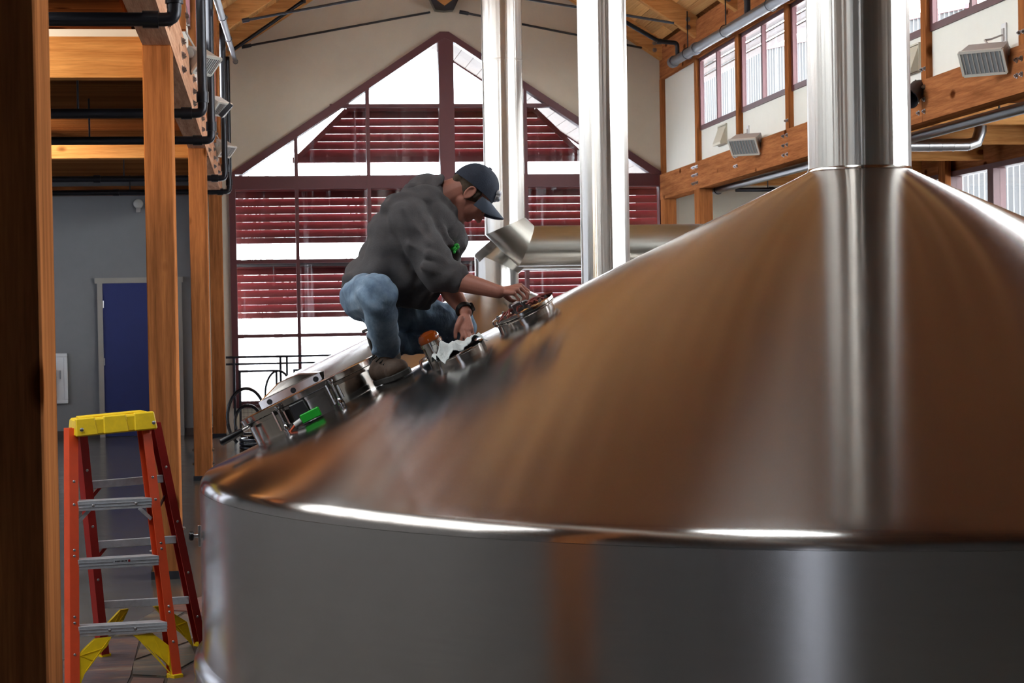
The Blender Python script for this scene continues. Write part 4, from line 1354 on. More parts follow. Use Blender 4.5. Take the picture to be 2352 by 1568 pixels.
# small lamp with amber lens
lp = cone_hit(1009, 827)
lr, lth = math.hypot(*(lp[:2] - K1)), math.atan2(lp[1] - K1[1], lp[0] - K1[0])
p, s, t, n = frame_on(lr, lth)
L = lambda a, b, c: p + s * a + t * b + n * c
lamp = MB().lathe(p, n, [(0.045, -0.03), (0.045, 0.072), (0.051, 0.074), (0.051, 0.09), (0.044, 0.092)], 32).build("beacon_can", "fitting_steel", k1, True)
MB().lathe(p, n, [(0.046, 0.091), (0.047, 0.105), (0.04, 0.122), (0.022, 0.132), (0.001, 0.135)], 32).build("beacon_lens", "amber_lens", lamp, True)
MB().tube([L(-0.045, 0, 0.035), L(-0.075, 0, 0.03), L(-0.085, 0, 0.0), L(-0.085, 0, -0.02)], 0.007, 8).build("beacon_bracket", "chrome", lamp, True)
# seam and latch knob on the shell's left
ka = math.radians(182.5)
q = np.array([K1[0] + R1 * math.cos(ka), K1[1] + R1 * math.sin(ka), at_y(468, 1228, 7.86)[2]])
nk = np.array([math.cos(ka), math.sin(ka), 0])
tk = np.array([-math.sin(ka), math.cos(ka), 0])
la = MB().obox(q + nk * 0.004, nk * 0.006, tk * 0.02, np.array([0, 0, 0.045])).build("latch_plate", "fitting_steel", k1, bevel=0.002)
MB().tube([q, q + nk * 0.03], 0.011, 12).build("latch_stem", "chrome", la, True)
MB().lathe(q + nk * 0.026, nk, [(0.012, 0), (0.02, 0.004), (0.021, 0.016), (0.016, 0.022), (0.001, 0.023)], 16, True, False).build("latch_knob", "black_rubber", la, True)

# second kettle behind, with its slimmer stack
K2 = np.array([2.652, 14.17])
k2 = kettle(K2, 1.9, 0.85, 0.191, 1.66, 8.4, "smaller brewing kettle hidden behind the big dome, its slim stack in mid picture", 120)
# third kettle with its elbowed vapour pipe
K3 = np.array([2.652, 20.95])
k3 = kettle(K3, 2.44, 0.90, 0.253, 1.93, None, "brewing kettle far back behind the man, with mitred elbow pipe on its dome", 120)
kk2 = (1.93 - 0.958) / (2.44 - 0.035 - 0.253)
za2 = 1.93 + 0.253 * kk2
th2 = math.radians(197)
R2_ = 0.95
m2 = manway(k3, R2_, th2, 0.2, (K3, kk2, za2), False)
p, s, t, n = frame_on(R2_, th2, K3, kk2, za2)
L = lambda a, b, c: p + s * a + t * b + n * c
for a in (-0.15, -0.05, 0.06, 0.16):
    MB().tube([L(a, 0.20, 0.05), L(a, 0.24, 0.11), L(a + 0.03, 0.22, 0.17)], 0.014, 8).build("swing_bolt", "chrome", m2, True)
MB().tube([L(a_, 0.1, 0.13 + 0.07 * math.sin(math.pi * (a_ + 0.15) / 0.3)) for a_ in np.linspace(-0.15, 0.15, 9)], 0.012, 8).build("cover_handle", "chrome", m2, True)
p, s, t, n = frame_on(1.38, math.radians(190), K3, kk2, za2)
L = lambda a, b, c: p + s * a + t * b + n * c
v2 = MB().lathe(p, n, [(0.07, -0.03), (0.07, 0.06), (0.085, 0.065), (0.085, 0.08), (0.001, 0.085)], 24).build("valve_body", "fitting_steel", k3, True)
MB().tube([L(-0.02, 0, 0.08), L(-0.05, 0, 0.10), L(-0.10, 0, 0.105)], 0.01, 8).build("valve_lever", "chrome", v2, True)
MB().tube([L(-0.09, 0, 0.104), L(-0.18, 0, 0.108)], 0.017, 10).build("valve_grip", "black_rubber", v2, True)


def mitre(pts, r, n=40):
    """pipe of straight lengths with sharp mitred joints: returns one MB per length"""
    pts = [np.array(q, float) for q in pts]
    dirs = [(b - a) / np.linalg.norm(b - a) for a, b in zip(pts[:-1], pts[1:])]
    side = np.array([0, 1.0, 0])
    out = []
    for i, (a, b) in enumerate(zip(pts[:-1], pts[1:])):
        d = dirs[i]
        e1 = side
        e2 = np.cross(d, e1)
        rings = []
        for end, q in ((0, a), (1, b)):
            j = i - 1 if end == 0 else i + 1
            nrm = d if not 0 <= j < len(dirs) else d + dirs[j]
            nrm = nrm / np.linalg.norm(nrm)
            ring = []
            for k in range(n):
                w = 2 * math.pi * k / n
                v = q + r * (math.cos(w) * e1 + math.sin(w) * e2)
                ring.append(v - d * ((v - q) @ nrm) / (d @ nrm))
            rings.append(ring)
        out.append(MB().add(rings[0] + rings[1], [(k, (k + 1) % n, n + (k + 1) % n, n + k) for k in range(n)]))
    return out


B0 = np.array([K3[0], K3[1], 1.91])
q = lambda x, y: at_y(x, y, K3[1])
e1, e2 = q(1141, 606), q(1183, 570)
ax = float(B0[0])
pts = [B0, (ax, K3[1], e1[2]), (ax + (e2[0] - e1[0]), K3[1], e2[2]), (ax + 4.5, K3[1], e2[2])]
for k, mb in enumerate(mitre(pts, 0.25)):
    mb.build(("vapour_riser", "elbow_gore", "vapour_duct")[k], "stack_steel" if k == 0 else "duct_steel", k3, True)
g0 = at_y(1123, 574, K3[1] - 0.26)
MB().obox(at_y(1117, 574, K3[1] - 0.2), (0.11, 0, 0.1), (0, 0.006, 0), (-0.03, 0, 0.035)).build("access_plate", "fitting_steel", k3)
# horizontal duct in front of it, turning up into a tall flue
Y4 = 20.25
q = lambda x, y: at_y(x, y, Y4)
u0, u1, u2 = q(1156, -120), q(1160, 519), q(1208, 565)
o = thing("vapour_duct", (u1[0], Y4, u1[2]), "tall steel flue left of the slimmer stack, mitred into a horizontal duct", "duct")
pts = [(u1[0], Y4, 8.4), (u1[0], Y4, u1[2]), (u2[0], Y4, u2[2]), (u2[0] + 4.6, Y4, u2[2])]
for k, mb in enumerate(mitre(pts, 0.224)):
    mb.build(("flue", "elbow_gore", "duct_run")[k], "stack_steel" if k == 0 else "duct_steel", o, True)
zc = at_y(1155, 141, Y4)[2]
MB().lathe((u1[0], Y4, zc), (0, 0, 1), [(0.2245, -0.012), (0.2275, 0.0), (0.2245, 0.012)], 48).build("flue_joint", "stack_steel", o, True)
MB().lathe((u2[0] + 3.3, Y4, u2[2]), (1, 0, 0), [(0.2245, -0.03), (0.232, -0.02), (0.232, 0.02), (0.2245, 0.03)], 48).build("duct_band", "duct_steel", o, True)
MB().tube([(u2[0] + 1.0, Y4, u2[2] + 0.2), (u2[0] + 1.0, Y4, 6.3)], 0.01, 6).build("hanger_rod", "black_steel", o)

# ================================================================== stepladder
lad = thing("step_ladder", (-0.6, 8.65, 0), "orange stepladder with yellow top cap standing beside the big kettle", "ladder")
FL = (np.array([-0.838, 8.117, 0.0]), np.array([-0.865, 8.56, 1.135]))
FR = (np.array([-0.412, 8.38, 0.0]), np.array([-0.548, 8.64, 1.155]))
RL = (np.array([-0.808, 9.03, 0.0]), np.array([-0.862, 8.70, 1.125]))
RR = (np.array([-0.352, 9.23, 0.0]), np.array([-0.530, 8.74, 1.145]))


def rail_z(r, z):
    return r[0] + (r[1] - r[0]) * (z / r[1][2])


def rail_at(r, y):
    best = min(np.linspace(0, 1, 400), key=lambda u: abs(pix(r[0] + (r[1] - r[0]) * u)[1] - y))
    return r[0] + (r[1] - r[0]) * best


def pix(P):
    v = np.array(P, float) - CAM
    z = v @ _f
    return 1176 + FPX * (v @ _r) / z, 784 - FPX * (v @ _u) / z


fx = (FR[0] - FL[0]) / np.linalg.norm(FR[0] - FL[0])     # across the front
fy = np.array([-fx[1], fx[0], 0])                          # towards the back
for (r, mat, nm, s, back) in ((FL, "ladder_orange", "front_rail", 1, 1), (FR, "ladder_orange", "front_rail", -1, 1), (RL, "ladder_red", "rear_rail", 1, -1), (RR, "ladder_red", "rear_rail", -1, -1)):
    d = (r[1] - r[0]) / np.linalg.norm(r[1] - r[0])
    a, b = r[0] + d * 0.02, r[1]
    mb = MB()
    w = 0.022 if back == 1 else 0.02
    sec = [(-w, 0), (w, 0), (w, 0.005), (-w + 0.006, 0.005), (-w + 0.006, 0.05), (w, 0.05), (w, 0.056), (-w, 0.056)]
    sec = [(u * s * 1.0, v) for u, v in sec]
    mb.prism([a + fx * u + fy * v * back for u, v in sec], b - a)
    ro = mb.build(nm, mat, lad)
    ft = MB().obox(r[0] + np.array([0, 0, 0.015]) + fy * back * 0.028, fx * 0.026, fy * 0.034, np.array([0, 0, 0.015]) + d * 0.0)
    ft.build("foot", "ladder_yellow", ro, bevel=0.004)
    zz = [0.17] + ([0.30, 0.325, 0.58, 0.605, 0.80, 0.90] if back == 1 else [0.40, 0.66, 0.93])
    for z in zz:
        pz = rail_z(r, z) - fy * (0.0 if back == 1 else 0.056)
        MB().ellipsoid(pz, fx * 0.007, np.array([0, 0, 0.007]), fy * 0.004, 10, 6).build("rivet", "bolt_metal", ro, True)
# top cap
tc = [FL[1] + np.array([0, 0, -0.02]), FR[1] + np.array([0, 0, -0.02])]
c = (FL[1] + FR[1] + RL[1] + RR[1]) / 4
cx = (FR[1] - FL[1]) / np.linalg.norm(FR[1] - FL[1])
cy = np.array([-cx[1], cx[0], 0])
cy /= np.linalg.norm(cy)
cz = np.cross(cx, cy)
W2, D2 = 0.188, 0.115
C = lambda a, b, h: c + cx * a + cy * b + cz * h
poly = [(-W2, -0.028), (-W2, 0.05), (-W2 + 0.02, 0.062), (-W2 + 0.10, 0.062)]
mb = MB()
mb.add([C(-W2, -D2, -0.032), C(W2, -D2, -0.032), C(W2, D2, -0.032), C(-W2, D2, -0.032), C(-W2 + 0.012, -D2 + 0.014, 0.045), C(W2 - 0.012, -D2 + 0.014, 0.045), C(W2 - 0.012, D2 - 0.014, 0.045), C(-W2 + 0.012, D2 - 0.014, 0.045)], [(0, 1, 5, 4), (1, 2, 6, 5), (2, 3, 7, 6), (3, 0, 4, 7), (4, 5, 6, 7), (3, 2, 1, 0)])
cap = mb.build("top_cap", "ladder_yellow", lad, bevel=0.008)
for a0, a1 in ((-W2 + 0.004, -0.085), (-0.06, 0.055), (0.08, W2 - 0.004)):
    MB().add([C(a0, -D2 - 0.008, -0.03), C(a1, -D2 - 0.008, -0.03), C(a1 - 0.006, -D2 + 0.012, 0.05), C(a0 + 0.006, -D2 + 0.012, 0.05), C(a0, -D2 + 0.03, -0.03), C(a1, -D2 + 0.03, -0.03), C(a1 - 0.006, -D2 + 0.05, 0.05), C(a0 + 0.006, -D2 + 0.05, 0.05)], [(0, 1, 2, 3), (4, 7, 6, 5), (0, 3, 7, 4), (1, 5, 6, 2), (3, 2, 6, 7), (0, 4, 5, 1)]).build("cap_tray", "ladder_yellow", cap, bevel=0.005)
MB().obox(C(0, 0.03, 0.048), cx * 0.15, cy * 0.05, cz * 0.004).build("tool_rim", "ladder_yellow", cap, bevel=0.003)
for a in (-W2 + 0.03, W2 - 0.02):
    MB().lathe(C(a, -D2 - 0.009, 0.0), -cy, [(0.009, 0), (0.009, 0.003), (0.004, 0.006)], 10, True, True).build("cap_rivet", "bolt_metal", cap)
# steps
for k, (yl, yr) in enumerate(((1164, 1153), (1298, 1285), (1453, 1438))):
    a, b = rail_at(FL, yl) + fx * 0.02, rail_at(FR, yr) - fx * 0.02
    st = MB().prism([a + np.array([0, 0, 0.022]), a + fy * 0.085 + np.array([0, 0, 0.022]), a + fy * 0.085 + np.array([0, 0, 0.004]), a + fy * 0.006 + np.array([0, 0, 0.012]), a + fy * 0.006 + np.array([0, 0, -0.022]), a + np.array([0, 0, -0.022])], b - a).build("step", "aluminium", lad, bevel=0.001)
    for h in (0.008, -0.006):
        MB().bar(a + np.array([0, 0, h]) - fy * 0.0012, b + np.array([0, 0, h]) - fy * 0.0012, 0.0024, 0.003).build("step_ridge", "aluminium", st)
    if k != 1:
        for u in ((0.34, 0.63) if k == 2 else (0.2, 0.78)):
            MB().ellipsoid(a + (b - a) * u - fy * 0.001, fx * 0.008, np.array([0, 0, 0.008]), fy * 0.005, 10, 6).build("rivet", "bolt_metal", st, True)
    else:
        m0 = a + (b - a) * 0.40
        MB().obox(a + (b - a) * 0.53 - fy * 0.0015 + np.array([0, 0, 0.006]), (b - a) / 2 * 0.21, fy * 0.0008, np.array([0, 0, 0.011])).build("step_sticker", "aluminium", st)
        for j in range(9):
            MB().obox(a + (b - a) * (0.45 + 0.017 * j) - fy * 0.0026 + np.array([0, 0, 0.007]), fx * 0.0022, fy * 0.0004, np.array([0, 0, 0.003])).build("sticker_print", "black_rubber", st)
        MB().lathe(a + (b - a) * 0.62 - fy * 0.0026 + np.array([0, 0, 0.007]), -fy, [(0.006, 0), (0.006, 0.0005), (0.001, 0.0005)], 12, True, False).build("sticker_print", "red_paint", st)
    if k == 0:
        for (e, sgn, r) in ((a, 1, FL), (b, -1, FR)):
            MB().bar(e + fx * sgn * 0.06 + np.array([0, 0, -0.02]) + fy * 0.01, e + np.array([0, 0, -0.075]) + fy * 0.01, 0.016, 0.004, fy).build("step_strut", "aluminium", st)
for k, (yl, yr) in enumerate(((1113, 1097), (1250, 1236), (1388, 1375))):
    a, b = rail_at(RL, yl) + fx * 0.015, rail_at(RR, yr) - fx * 0.015
    rb_ = MB().bar(a - fy * 0.03, b - fy * 0.03, 0.022, 0.036).build("rear_brace", "aluminium", lad, bevel=0.002)
    if k < 2:
        MB().bar(a + fx * 0.055 - fy * 0.03 + np.array([0, 0, -0.015]), a - fy * 0.03 + np.array([0, 0, -0.07]), 0.016, 0.004, fy).build("brace_strut", "ladder_red", rb_)
# moulded yellow corner braces
def plate_on(r0, r1, pts, mat, name, parent, off, th):
    """flat plate given by picture outline, on the plane of two rails"""
    u = r1[0] - r0[0]
    v = (r0[1] + r1[1]) / 2 - (r0[0] + r1[0]) / 2
    nrm = np.cross(u, v)
    nrm /= np.linalg.norm(nrm)
    out = []
    for x, y in pts:
        d = ray(x, y)
        out.append(CAM + d * (((r0[0] + off * fy - CAM) @ nrm) / (d @ nrm)))
    return MB().prism(out, fy * th).build(name, mat, parent), out


for (ra, rb2, pts, off) in (
        (FL, FR, [(180, 1505), (220, 1466), (256, 1462), (246, 1484), (214, 1518), (194, 1548), (182, 1580)], 0.012),
        (FL, FR, [(308, 1459), (351, 1454), (392, 1485), (404, 1562), (400, 1560), (392, 1532), (376, 1516), (340, 1486)], 0.012),
        (RL, RR, [(240, 1440), (278, 1400), (296, 1398), (284, 1424), (256, 1450), (240, 1470)], -0.03),
        (RL, RR, [(354, 1392), (372, 1391), (430, 1428), (444, 1484), (424, 1458), (396, 1440)], -0.03)):
    br, out = plate_on(ra, rb2, pts, "ladder_yellow", "corner_brace", lad, off, 0.016)
    cc = sum(out) / len(out)
    for i in range(0, len(out) - 1):
        a_ = out[i] + (cc - out[i]) * 0.15
        b_ = out[(i + 3) % len(out)] + (cc - out[(i + 3) % len(out)]) * 0.15
        if i % 2 == 0:
            MB().bar(a_ - fy * 0.001, b_ - fy * 0.001, 0.004, 0.003, fy).build("brace_rib", "ladder_yellow", br)
# folding spreaders
a, b = rail_z(FL, 0.74) + fx * 0.01 + fy * 0.02, rail_z(RL, 0.78) + fx * 0.01
m_ = (a + b) / 2 + np.array([0.0, 0, -0.01])
for u, v in ((a, m_), (m_, b)):
    MB().bar(u, v, 0.004, 0.022).build("spreader_bar", "bolt_metal", lad)
a, b = rail_z(FR, 0.74) - fx * 0.01 + fy * 0.02, rail_z(RR, 0.78) - fx * 0.01
m_ = (a + b) / 2 + np.array([0.0, 0, -0.01])
for u, v in ((a, m_), (m_, b)):
    MB().bar(u, v, 0.004, 0.022).build("spreader_bar", "bolt_metal", lad)

# ================================================================== the man on the dome
man = thing("person", tuple(at_y(880, 830, 8.15)), "man in grey hoodie, jeans and dark cap crouching on the kettle dome", "person")


def vox(name, mb, mat, parent, voxel, smooth=4, kind=None, disp=None):
    """melt overlapping shapes into one continuous skin"""
    o = mb.build(name, mat, parent)
    md = o.modifiers.new("remesh", "REMESH")
    md.mode = "VOXEL"
    md.voxel_size = voxel
    if smooth:
        sm = o.modifiers.new("smooth", "SMOOTH")
        sm.iterations = smooth
        sm.factor = 0.5
    dg = bpy.context.evaluated_depsgraph_get()
    me = bpy.data.meshes.new_from_object(o.evaluated_get(dg))
    o.modifiers.clear()
    old = o.data
    o.data = me
    bpy.data.meshes.remove(old)
    me.name = name
    if disp is not None:
        n = len(me.vertices)
        co = np.empty(n * 3)
        no = np.empty(n * 3)
        me.vertices.foreach_get("co", co)
        me.vertices.foreach_get("normal", no)
        co, no = co.reshape(-1, 3), no.reshape(-1, 3)
        W = co + np.array(origin_of(parent))
        co = co + no * disp(W)[:, None]
        me.vertices.foreach_set("co", co.reshape(-1))
        me.update()
    for q in me.polygons:
        q.use_smooth = True
    return o


PX = 1 / 512.0


def J(x, y, Y):
    return at_y(x, y, Y)


# --- head frame: the head is bowed about 60 degrees
HC = J(1081, 449, 8.17)
hf = np.array([0.50, -0.03, -0.866]); hf /= np.linalg.norm(hf)
hl = np.array([0.0, 1.0, 0.0]); hl -= hf * (hl @ hf); hl /= np.linalg.norm(hl)
hu = np.cross(hl, hf)
if hu[2] < 0: hu = -hu
h = lambda f, u, l=0.0: HC + hf * f + hu * u + hl * l

body = MB()
E3 = lambda c, a, b, d: body.ellipsoid(c, hf * a, hl * b, hu * d, 24, 16)
E3(h(-0.012, 0.035), 0.097, 0.075, 0.092)          # skull
E3(h(0.03, -0.035), 0.062, 0.060, 0.080)           # face
E3(h(0.058, -0.02), 0.042, 0.056, 0.050)           # cheekbones
body.capsule(h(0.0, -0.055, 0.052), h(0.062, -0.098, 0.018), 0.022, 0.022)   # jaw
body.capsule(h(0.0, -0.055, -0.052), h(0.062, -0.098, -0.018), 0.022, 0.022)
E3(h(0.070, -0.098), 0.024, 0.030, 0.020)          # chin
body.capsule(h(0.088, 0.028, -0.035), h(0.088, 0.028, 0.035), 0.014, 0.014)  # brow
body.capsule(h(0.090, 0.012), h(0.112, -0.026), 0.010, 0.0135)               # nose
E3(h(0.100, -0.031, 0.012), 0.012, 0.009, 0.008)
E3(h(0.100, -0.031, -0.012), 0.012, 0.009, 0.008)
E3(h(0.086, -0.057), 0.014, 0.024, 0.0075)         # lips
E3(h(0.084, -0.070), 0.014, 0.022, 0.0075)
E3(h(0.076, -0.05), 0.020, 0.032, 0.022)
for sl in (-1, 1):                                  # ears
    ring = [h(-0.012 + 0.017 * math.cos(w) - 0.004 * math.sin(w), -0.006 + 0.030 * math.sin(w), sl * (0.080 + 0.004 * math.sin(w))) for w in np.linspace(0, 2 * math.pi, 15)[:-1]]
    body.tube(ring, 0.0052, 8, True)
    body.ellipsoid(h(-0.008, -0.008, sl * 0.074), hf * 0.016, hl * 0.007, hu * 0.026, 14, 8)
    body.ellipsoid(h(-0.003, -0.033, sl * 0.076), hf * 0.009, hl * 0.006, hu * 0.009, 10, 6)
# neck and torso
body.capsule(h(-0.045, -0.03), J(1000, 462, 8.2), 0.064, 0.074)
CH = J(968, 520, 8.2)
sp = np.array([0.555, 0, 0.832]); sg = np.array([0.832, 0, -0.555]); yy_ = np.array([0, 1.0, 0])
body.ellipsoid(CH, sp * 0.18, yy_ * 0.17, sg * 0.12)
body.ellipsoid(J(905, 605, 8.22), sp * 0.2, yy_ * 0.16, sg * 0.12)
body.ellipsoid(J(848, 665, 8.25), sp * 0.14, yy_ * 0.17, sg * 0.12)
# limbs
SN, EN, WN = J(945, 502, 8.02), J(1012, 634, 7.95), J(1146, 670, 7.86)
SF, EF, WF = J(1010, 520, 8.40), J(1022, 650, 8.20), J(1069, 716, 7.95)
for S_, E_, W_ in ((SN, EN, WN), (SF, EF, WF)):
    body.capsule(S_, E_, 0.055, 0.045)
    body.capsule(E_, E_ + (W_ - E_) * 0.35, 0.044, 0.046)
    body.capsule(E_ + (W_ - E_) * 0.35, W_, 0.046, 0.029)
HN, KN, AN = J(830, 690, 8.14), J(874, 672, 7.79), J(893, 818, 7.98)
HF, KF, AF = J(842, 690, 8.36), J(1056, 748, 8.42), J(880, 800, 8.42)
for H_, K_, A_ in ((HN, KN, AN), (HF, KF, AF)):
    body.capsule(H_, K_, 0.075, 0.055)
    body.capsule(K_, A_, 0.052, 0.036)


def hand(W_, mcp, fingers, thumb, r=0.0085):
    """palm from wrist to knuckles, four bent fingers, thumb from the side of the palm"""
    for m_ in mcp:
        body.capsule(W_ + (m_ - W_) * 0.12, m_, 0.0165, 0.0115, 10, 4)
    for chain, rr in zip(fingers, (r, r * 1.04, r, r * 0.86)):
        for a_, b_ in zip(chain[:-1], chain[1:]):
            body.capsule(a_, b_, rr, rr * 0.92, 10, 4)
    for a_, b_, ra, rb3 in zip(thumb[:-1], thumb[1:], (0.015, 0.0115, 0.0095), (0.0115, 0.0095, 0.0085)):
        body.capsule(a_, b_, ra, rb3, 10, 4)


yb = 7.84
hand(WN, [J(1196, 655, yb + 0.05), J(1194, 660, yb + 0.03), J(1188, 666, yb + 0.01), J(1180, 673, yb - 0.01)],
     [[J(1196, 655, yb + 0.05), J(1213, 668, yb + 0.048), J(1212, 684, yb + 0.045), J(1204, 695, yb + 0.042)],
      [J(1194, 660, yb + 0.03), J(1211, 674, yb + 0.03), J(1209, 690, yb + 0.03), J(1201, 699, yb + 0.03)],
      [J(1188, 666, yb + 0.01), J(1204, 682, yb + 0.01), J(1200, 695, yb + 0.012), J(1192, 701, yb + 0.016)],
      [J(1180, 673, yb - 0.01), J(1192, 687, yb - 0.008), J(1189, 697, yb - 0.004), J(1183, 702, yb + 0.0)]],
     [J(1160, 676, yb + 0.03), J(1172, 688, yb + 0.06), J(1184, 693, yb + 0.066), J(1198, 697, yb + 0.055)])
yb = 7.90
hand(WF, [J(1056, 752, yb - 0.01), J(1065, 757, yb - 0.02), J(1075, 758, yb - 0.02), J(1083, 755, yb - 0.01)],
     [[J(1056, 752, yb - 0.01), J(1062, 772, yb - 0.03), J(1056, 788, yb - 0.03), J(1047, 798, yb - 0.02)],
      [J(1065, 757, yb - 0.02), J(1072, 778, yb - 0.045), J(1067, 791, yb - 0.04), J(1057, 799, yb - 0.03)],
      [J(1075, 758, yb - 0.02), J(1082, 777, yb - 0.04), J(1077, 789, yb - 0.035), J(1069, 797, yb - 0.025)],
      [J(1083, 755, yb - 0.01), J(1089, 770, yb - 0.02), J(1087, 781, yb - 0.02), J(1081, 789, yb - 0.015)]],
     [J(1059, 731, yb + 0.0), J(1050, 748, yb - 0.02), J(1046, 762, yb - 0.02), J(1046, 775, yb - 0.02)])
vox("body", body, "skin", man, 0.0042, 3)
# eyes
for sl in (-1, 1):
    MB().ellipsoid(h(0.078, 0.008, sl * 0.031), hf * 0.012, hl * 0.012, hu * 0.012, 14, 10).build("eye", "eye_white", man, True)
    MB().ellipsoid(h(0.092, 0.008 - 0.004, sl * 0.031), hf * 0.004, hl * 0.022, hu * 0.005, 14, 8).build("eyebrow", "hair_brown", man, True)
# short hair at the nape and temples, below the cap
hb = MB()
hb.ellipsoid(h(-0.020, 0.020), hf * 0.094, hl * 0.078, hu * 0.082, 24, 16)
hb.capsule(h(-0.09, -0.012, -0.03), h(-0.09, -0.012, 0.03), 0.026, 0.026)
for sl in (-1, 1):
    hb.capsule(h(0.012, 0.03, sl * 0.069), h(0.014, -0.004, sl * 0.0715), 0.011, 0.007)
vox("hair", hb, "hair_brown", man, 0.005, 3)

# --- cap
cf = np.array([0.766, -0.02, -0.643]); cf /= np.linalg.norm(cf)
cl_ = hl - cf * (hl @ cf); cl_ /= np.linalg.norm(cl_)
cu = np.cross(cl_, cf)
if cu[2] < 0: cu = -cu
CC = J(1087, 433, 8.17)
nA, nB = 48, 14
V, F = [], []
for layer, g in ((0, 0.0), (1, -0.004)):
    for i in range(nB + 1):
        t = (math.pi / 2) * i / nB
        for k in range(nA):
            w = 2 * math.pi * k / nA
            a, b, hh = 0.108 + g, 0.090 + g, 0.115 + g
            sq = math.cos(t) ** 0.85
            seam = 1 - 0.012 * max(0, math.cos(6 * w)) ** 12 * (1 if layer == 0 else 0)
            V.append(CC + (cf * a * math.cos(w) + cl_ * b * math.sin(w)) * sq * seam + cu * hh * math.sin(t) * seam + cf * 0.004 * math.sin(t))
for layer in range(2):
    o_ = layer * (nB + 1) * nA
    for i in range(nB):
        for k in range(nA):
            l = (k + 1) % nA
            F.append((o_ + i * nA + k, o_ + i * nA + l, o_ + (i + 1) * nA + l, o_ + (i + 1) * nA + k))
o2_ = (nB + 1) * nA
for k in range(nA):
    l = (k + 1) % nA
    F.append((k, o2_ + k, o2_ + l, l))
cap_o = MB().add(V, F).build("cap", "cap_navy", man, True)
MB().lathe(CC + cu * 0.117 + cf * 0.004, cu, [(0.009, -0.004), (0.008, 0.003), (0.001, 0.005)], 12, True, False).build("top_button", "cap_navy", cap_o, True)
# curved brim
bd = np.array([0.62, -0.02, -0.785]); bd /= np.linalg.norm(bd)
bn = np.cross(cl_, bd)
if bn[2] < 0: bn = -bn
V, F = [], []
nu, nv = 18, 8
for layer, g in ((0, 0.0), (1, -0.005)):
    for j in range(nv + 1):
        v = j / nv
        for i in range(nu + 1):
            u = -1 + 2 * i / nu
            wid = 0.080
            root = CC + cf * 0.104 * math.sqrt(max(0, 1 - (u * 0.86) ** 2)) + cl_ * 0.090 * u * 0.86
            ln = 0.086 * math.sqrt(max(0, 1 - abs(u) ** 2.6)) + 0.003
            P_ = root + bd * ln * v - bn * (0.050 * u * u * v + 0.012 * u * u) + bn * g
            V.append(P_)
S_ = (nu + 1) * (nv + 1)
for layer in range(2):
    for j in range(nv):
        for i in range(nu):
            a = layer * S_ + j * (nu + 1) + i
            F.append((a, a + 1, a + nu + 2, a + nu + 1))
for i in range(nu):
    a = nv * (nu + 1) + i
    F.append((a, a + 1, S_ + a + 1, S_ + a))
    F.append((i, i + 1, S_ + i + 1, S_ + i))
MB().add(V, F).build("brim", "cap_brim", cap_o, True)["label"] = "faded grey blue curved brim"
eb = MB().ellipsoid(CC + cf * 0.103 + cu * 0.040, cf * 0.016 - cu * 0.004, cl_ * 0.040, cu * 0.030, 16, 10)
eb.ellipsoid(CC + cf * 0.112 + cu * 0.032 + cl_ * -0.014, cf * 0.014, cl_ * 0.020, cu * 0.014, 12, 8)
eb.ellipsoid(CC + cf * 0.098 + cu * 0.050 + cl_ * -0.026, cf * 0.014, cl_ * 0.018, cu * 0.014, 12, 8)
e_ = eb.build("cap_emblem", "emblem_white", cap_o, True)
e_["label"] = "white embroidered patch on the cap front"

# --- hoodie
hd = MB()
hd.ellipsoid(J(972, 524, 8.2), sp * 0.195, yy_ * 0.205, sg * 0.158)
hd.ellipsoid(J(905, 606, 8.22), sp * 0.22, yy_ * 0.20, sg * 0.165)
hd.ellipsoid(J(845, 640, 8.24), sp * 0.13, yy_ * 0.195, sg * 0.105)
hd.ellipsoid(J(948, 648, 8.22), np.array([0.13, 0, 0]), yy_ * 0.16, np.array([0, 0, 0.125]))
hd.ellipsoid(J(1030, 545, 8.2), np.array([0.085, 0, 0.0]), yy_ * 0.17, np.array([0, 0, 0.11]))
hd.capsule(J(930, 655, 8.1), J(925, 690, 8.12), 0.05, 0.035)
hd.capsule(J(970, 665, 8.1), J(965, 692, 8.12), 0.05, 0.032)
# rounded upper back
for yb_ in (8.12, 8.30):
    hd.capsule(J(895, 540, yb_), J(952, 480, yb_), 0.102, 0.100)
hd.capsule(J(892, 545, 8.10), J(872, 618, 8.10), 0.092, 0.085)
hd.capsule(J(905, 560, 8.07), J(930, 640, 8.07), 0.075, 0.07)
# hem band
hd.capsule(J(800, 640, 8.12), J(812, 655, 8.36), 0.036, 0.036)
hd.capsule(J(915, 700, 8.12), J(980, 703, 8.16), 0.016, 0.016)
# sleeves
hd.capsule(SN + np.array([-0.01, 0.01, 0]), EN + np.array([-0.005, 0, 0.005]), 0.094, 0.082)
hd.capsule(EN, J(1046, 636, 7.93), 0.078, 0.070)
hd.capsule(SF, EF + np.array([0, 0.05, 0.03]), 0.09, 0.075)
hd.capsule(J(905, 475, 8.08), J(965, 458, 8.1), 0.06, 0.06)
# collar / shoulders
hd.capsule(J(985, 455, 8.10), J(985, 455, 8.30), 0.075, 0.075)
# folds: rolls of cloth on the near sleeve and flank
for (a, b, r0, r1) in (((985, 585, 7.885), (1040, 610, 7.90), 0.020, 0.010), ((972, 610, 7.885), (1045, 640, 7.875), 0.018, 0.014), ((940, 560, 7.93), (1000, 590, 7.88), 0.016, 0.01),
                       ((925, 480, 7.95), (985, 560, 7.90), 0.012, 0.012), 
                       ((1000, 500, 8.02), (1035, 560, 8.0), 0.018, 0.016), ((1030, 520, 8.05), (1052, 580, 8.05), 0.014, 0.014), ((1045, 515, 8.1), (1068, 570, 8.1), 0.014, 0.014)):
    hd.capsule(J(*a), J(*b), r0, r1, 10, 4)
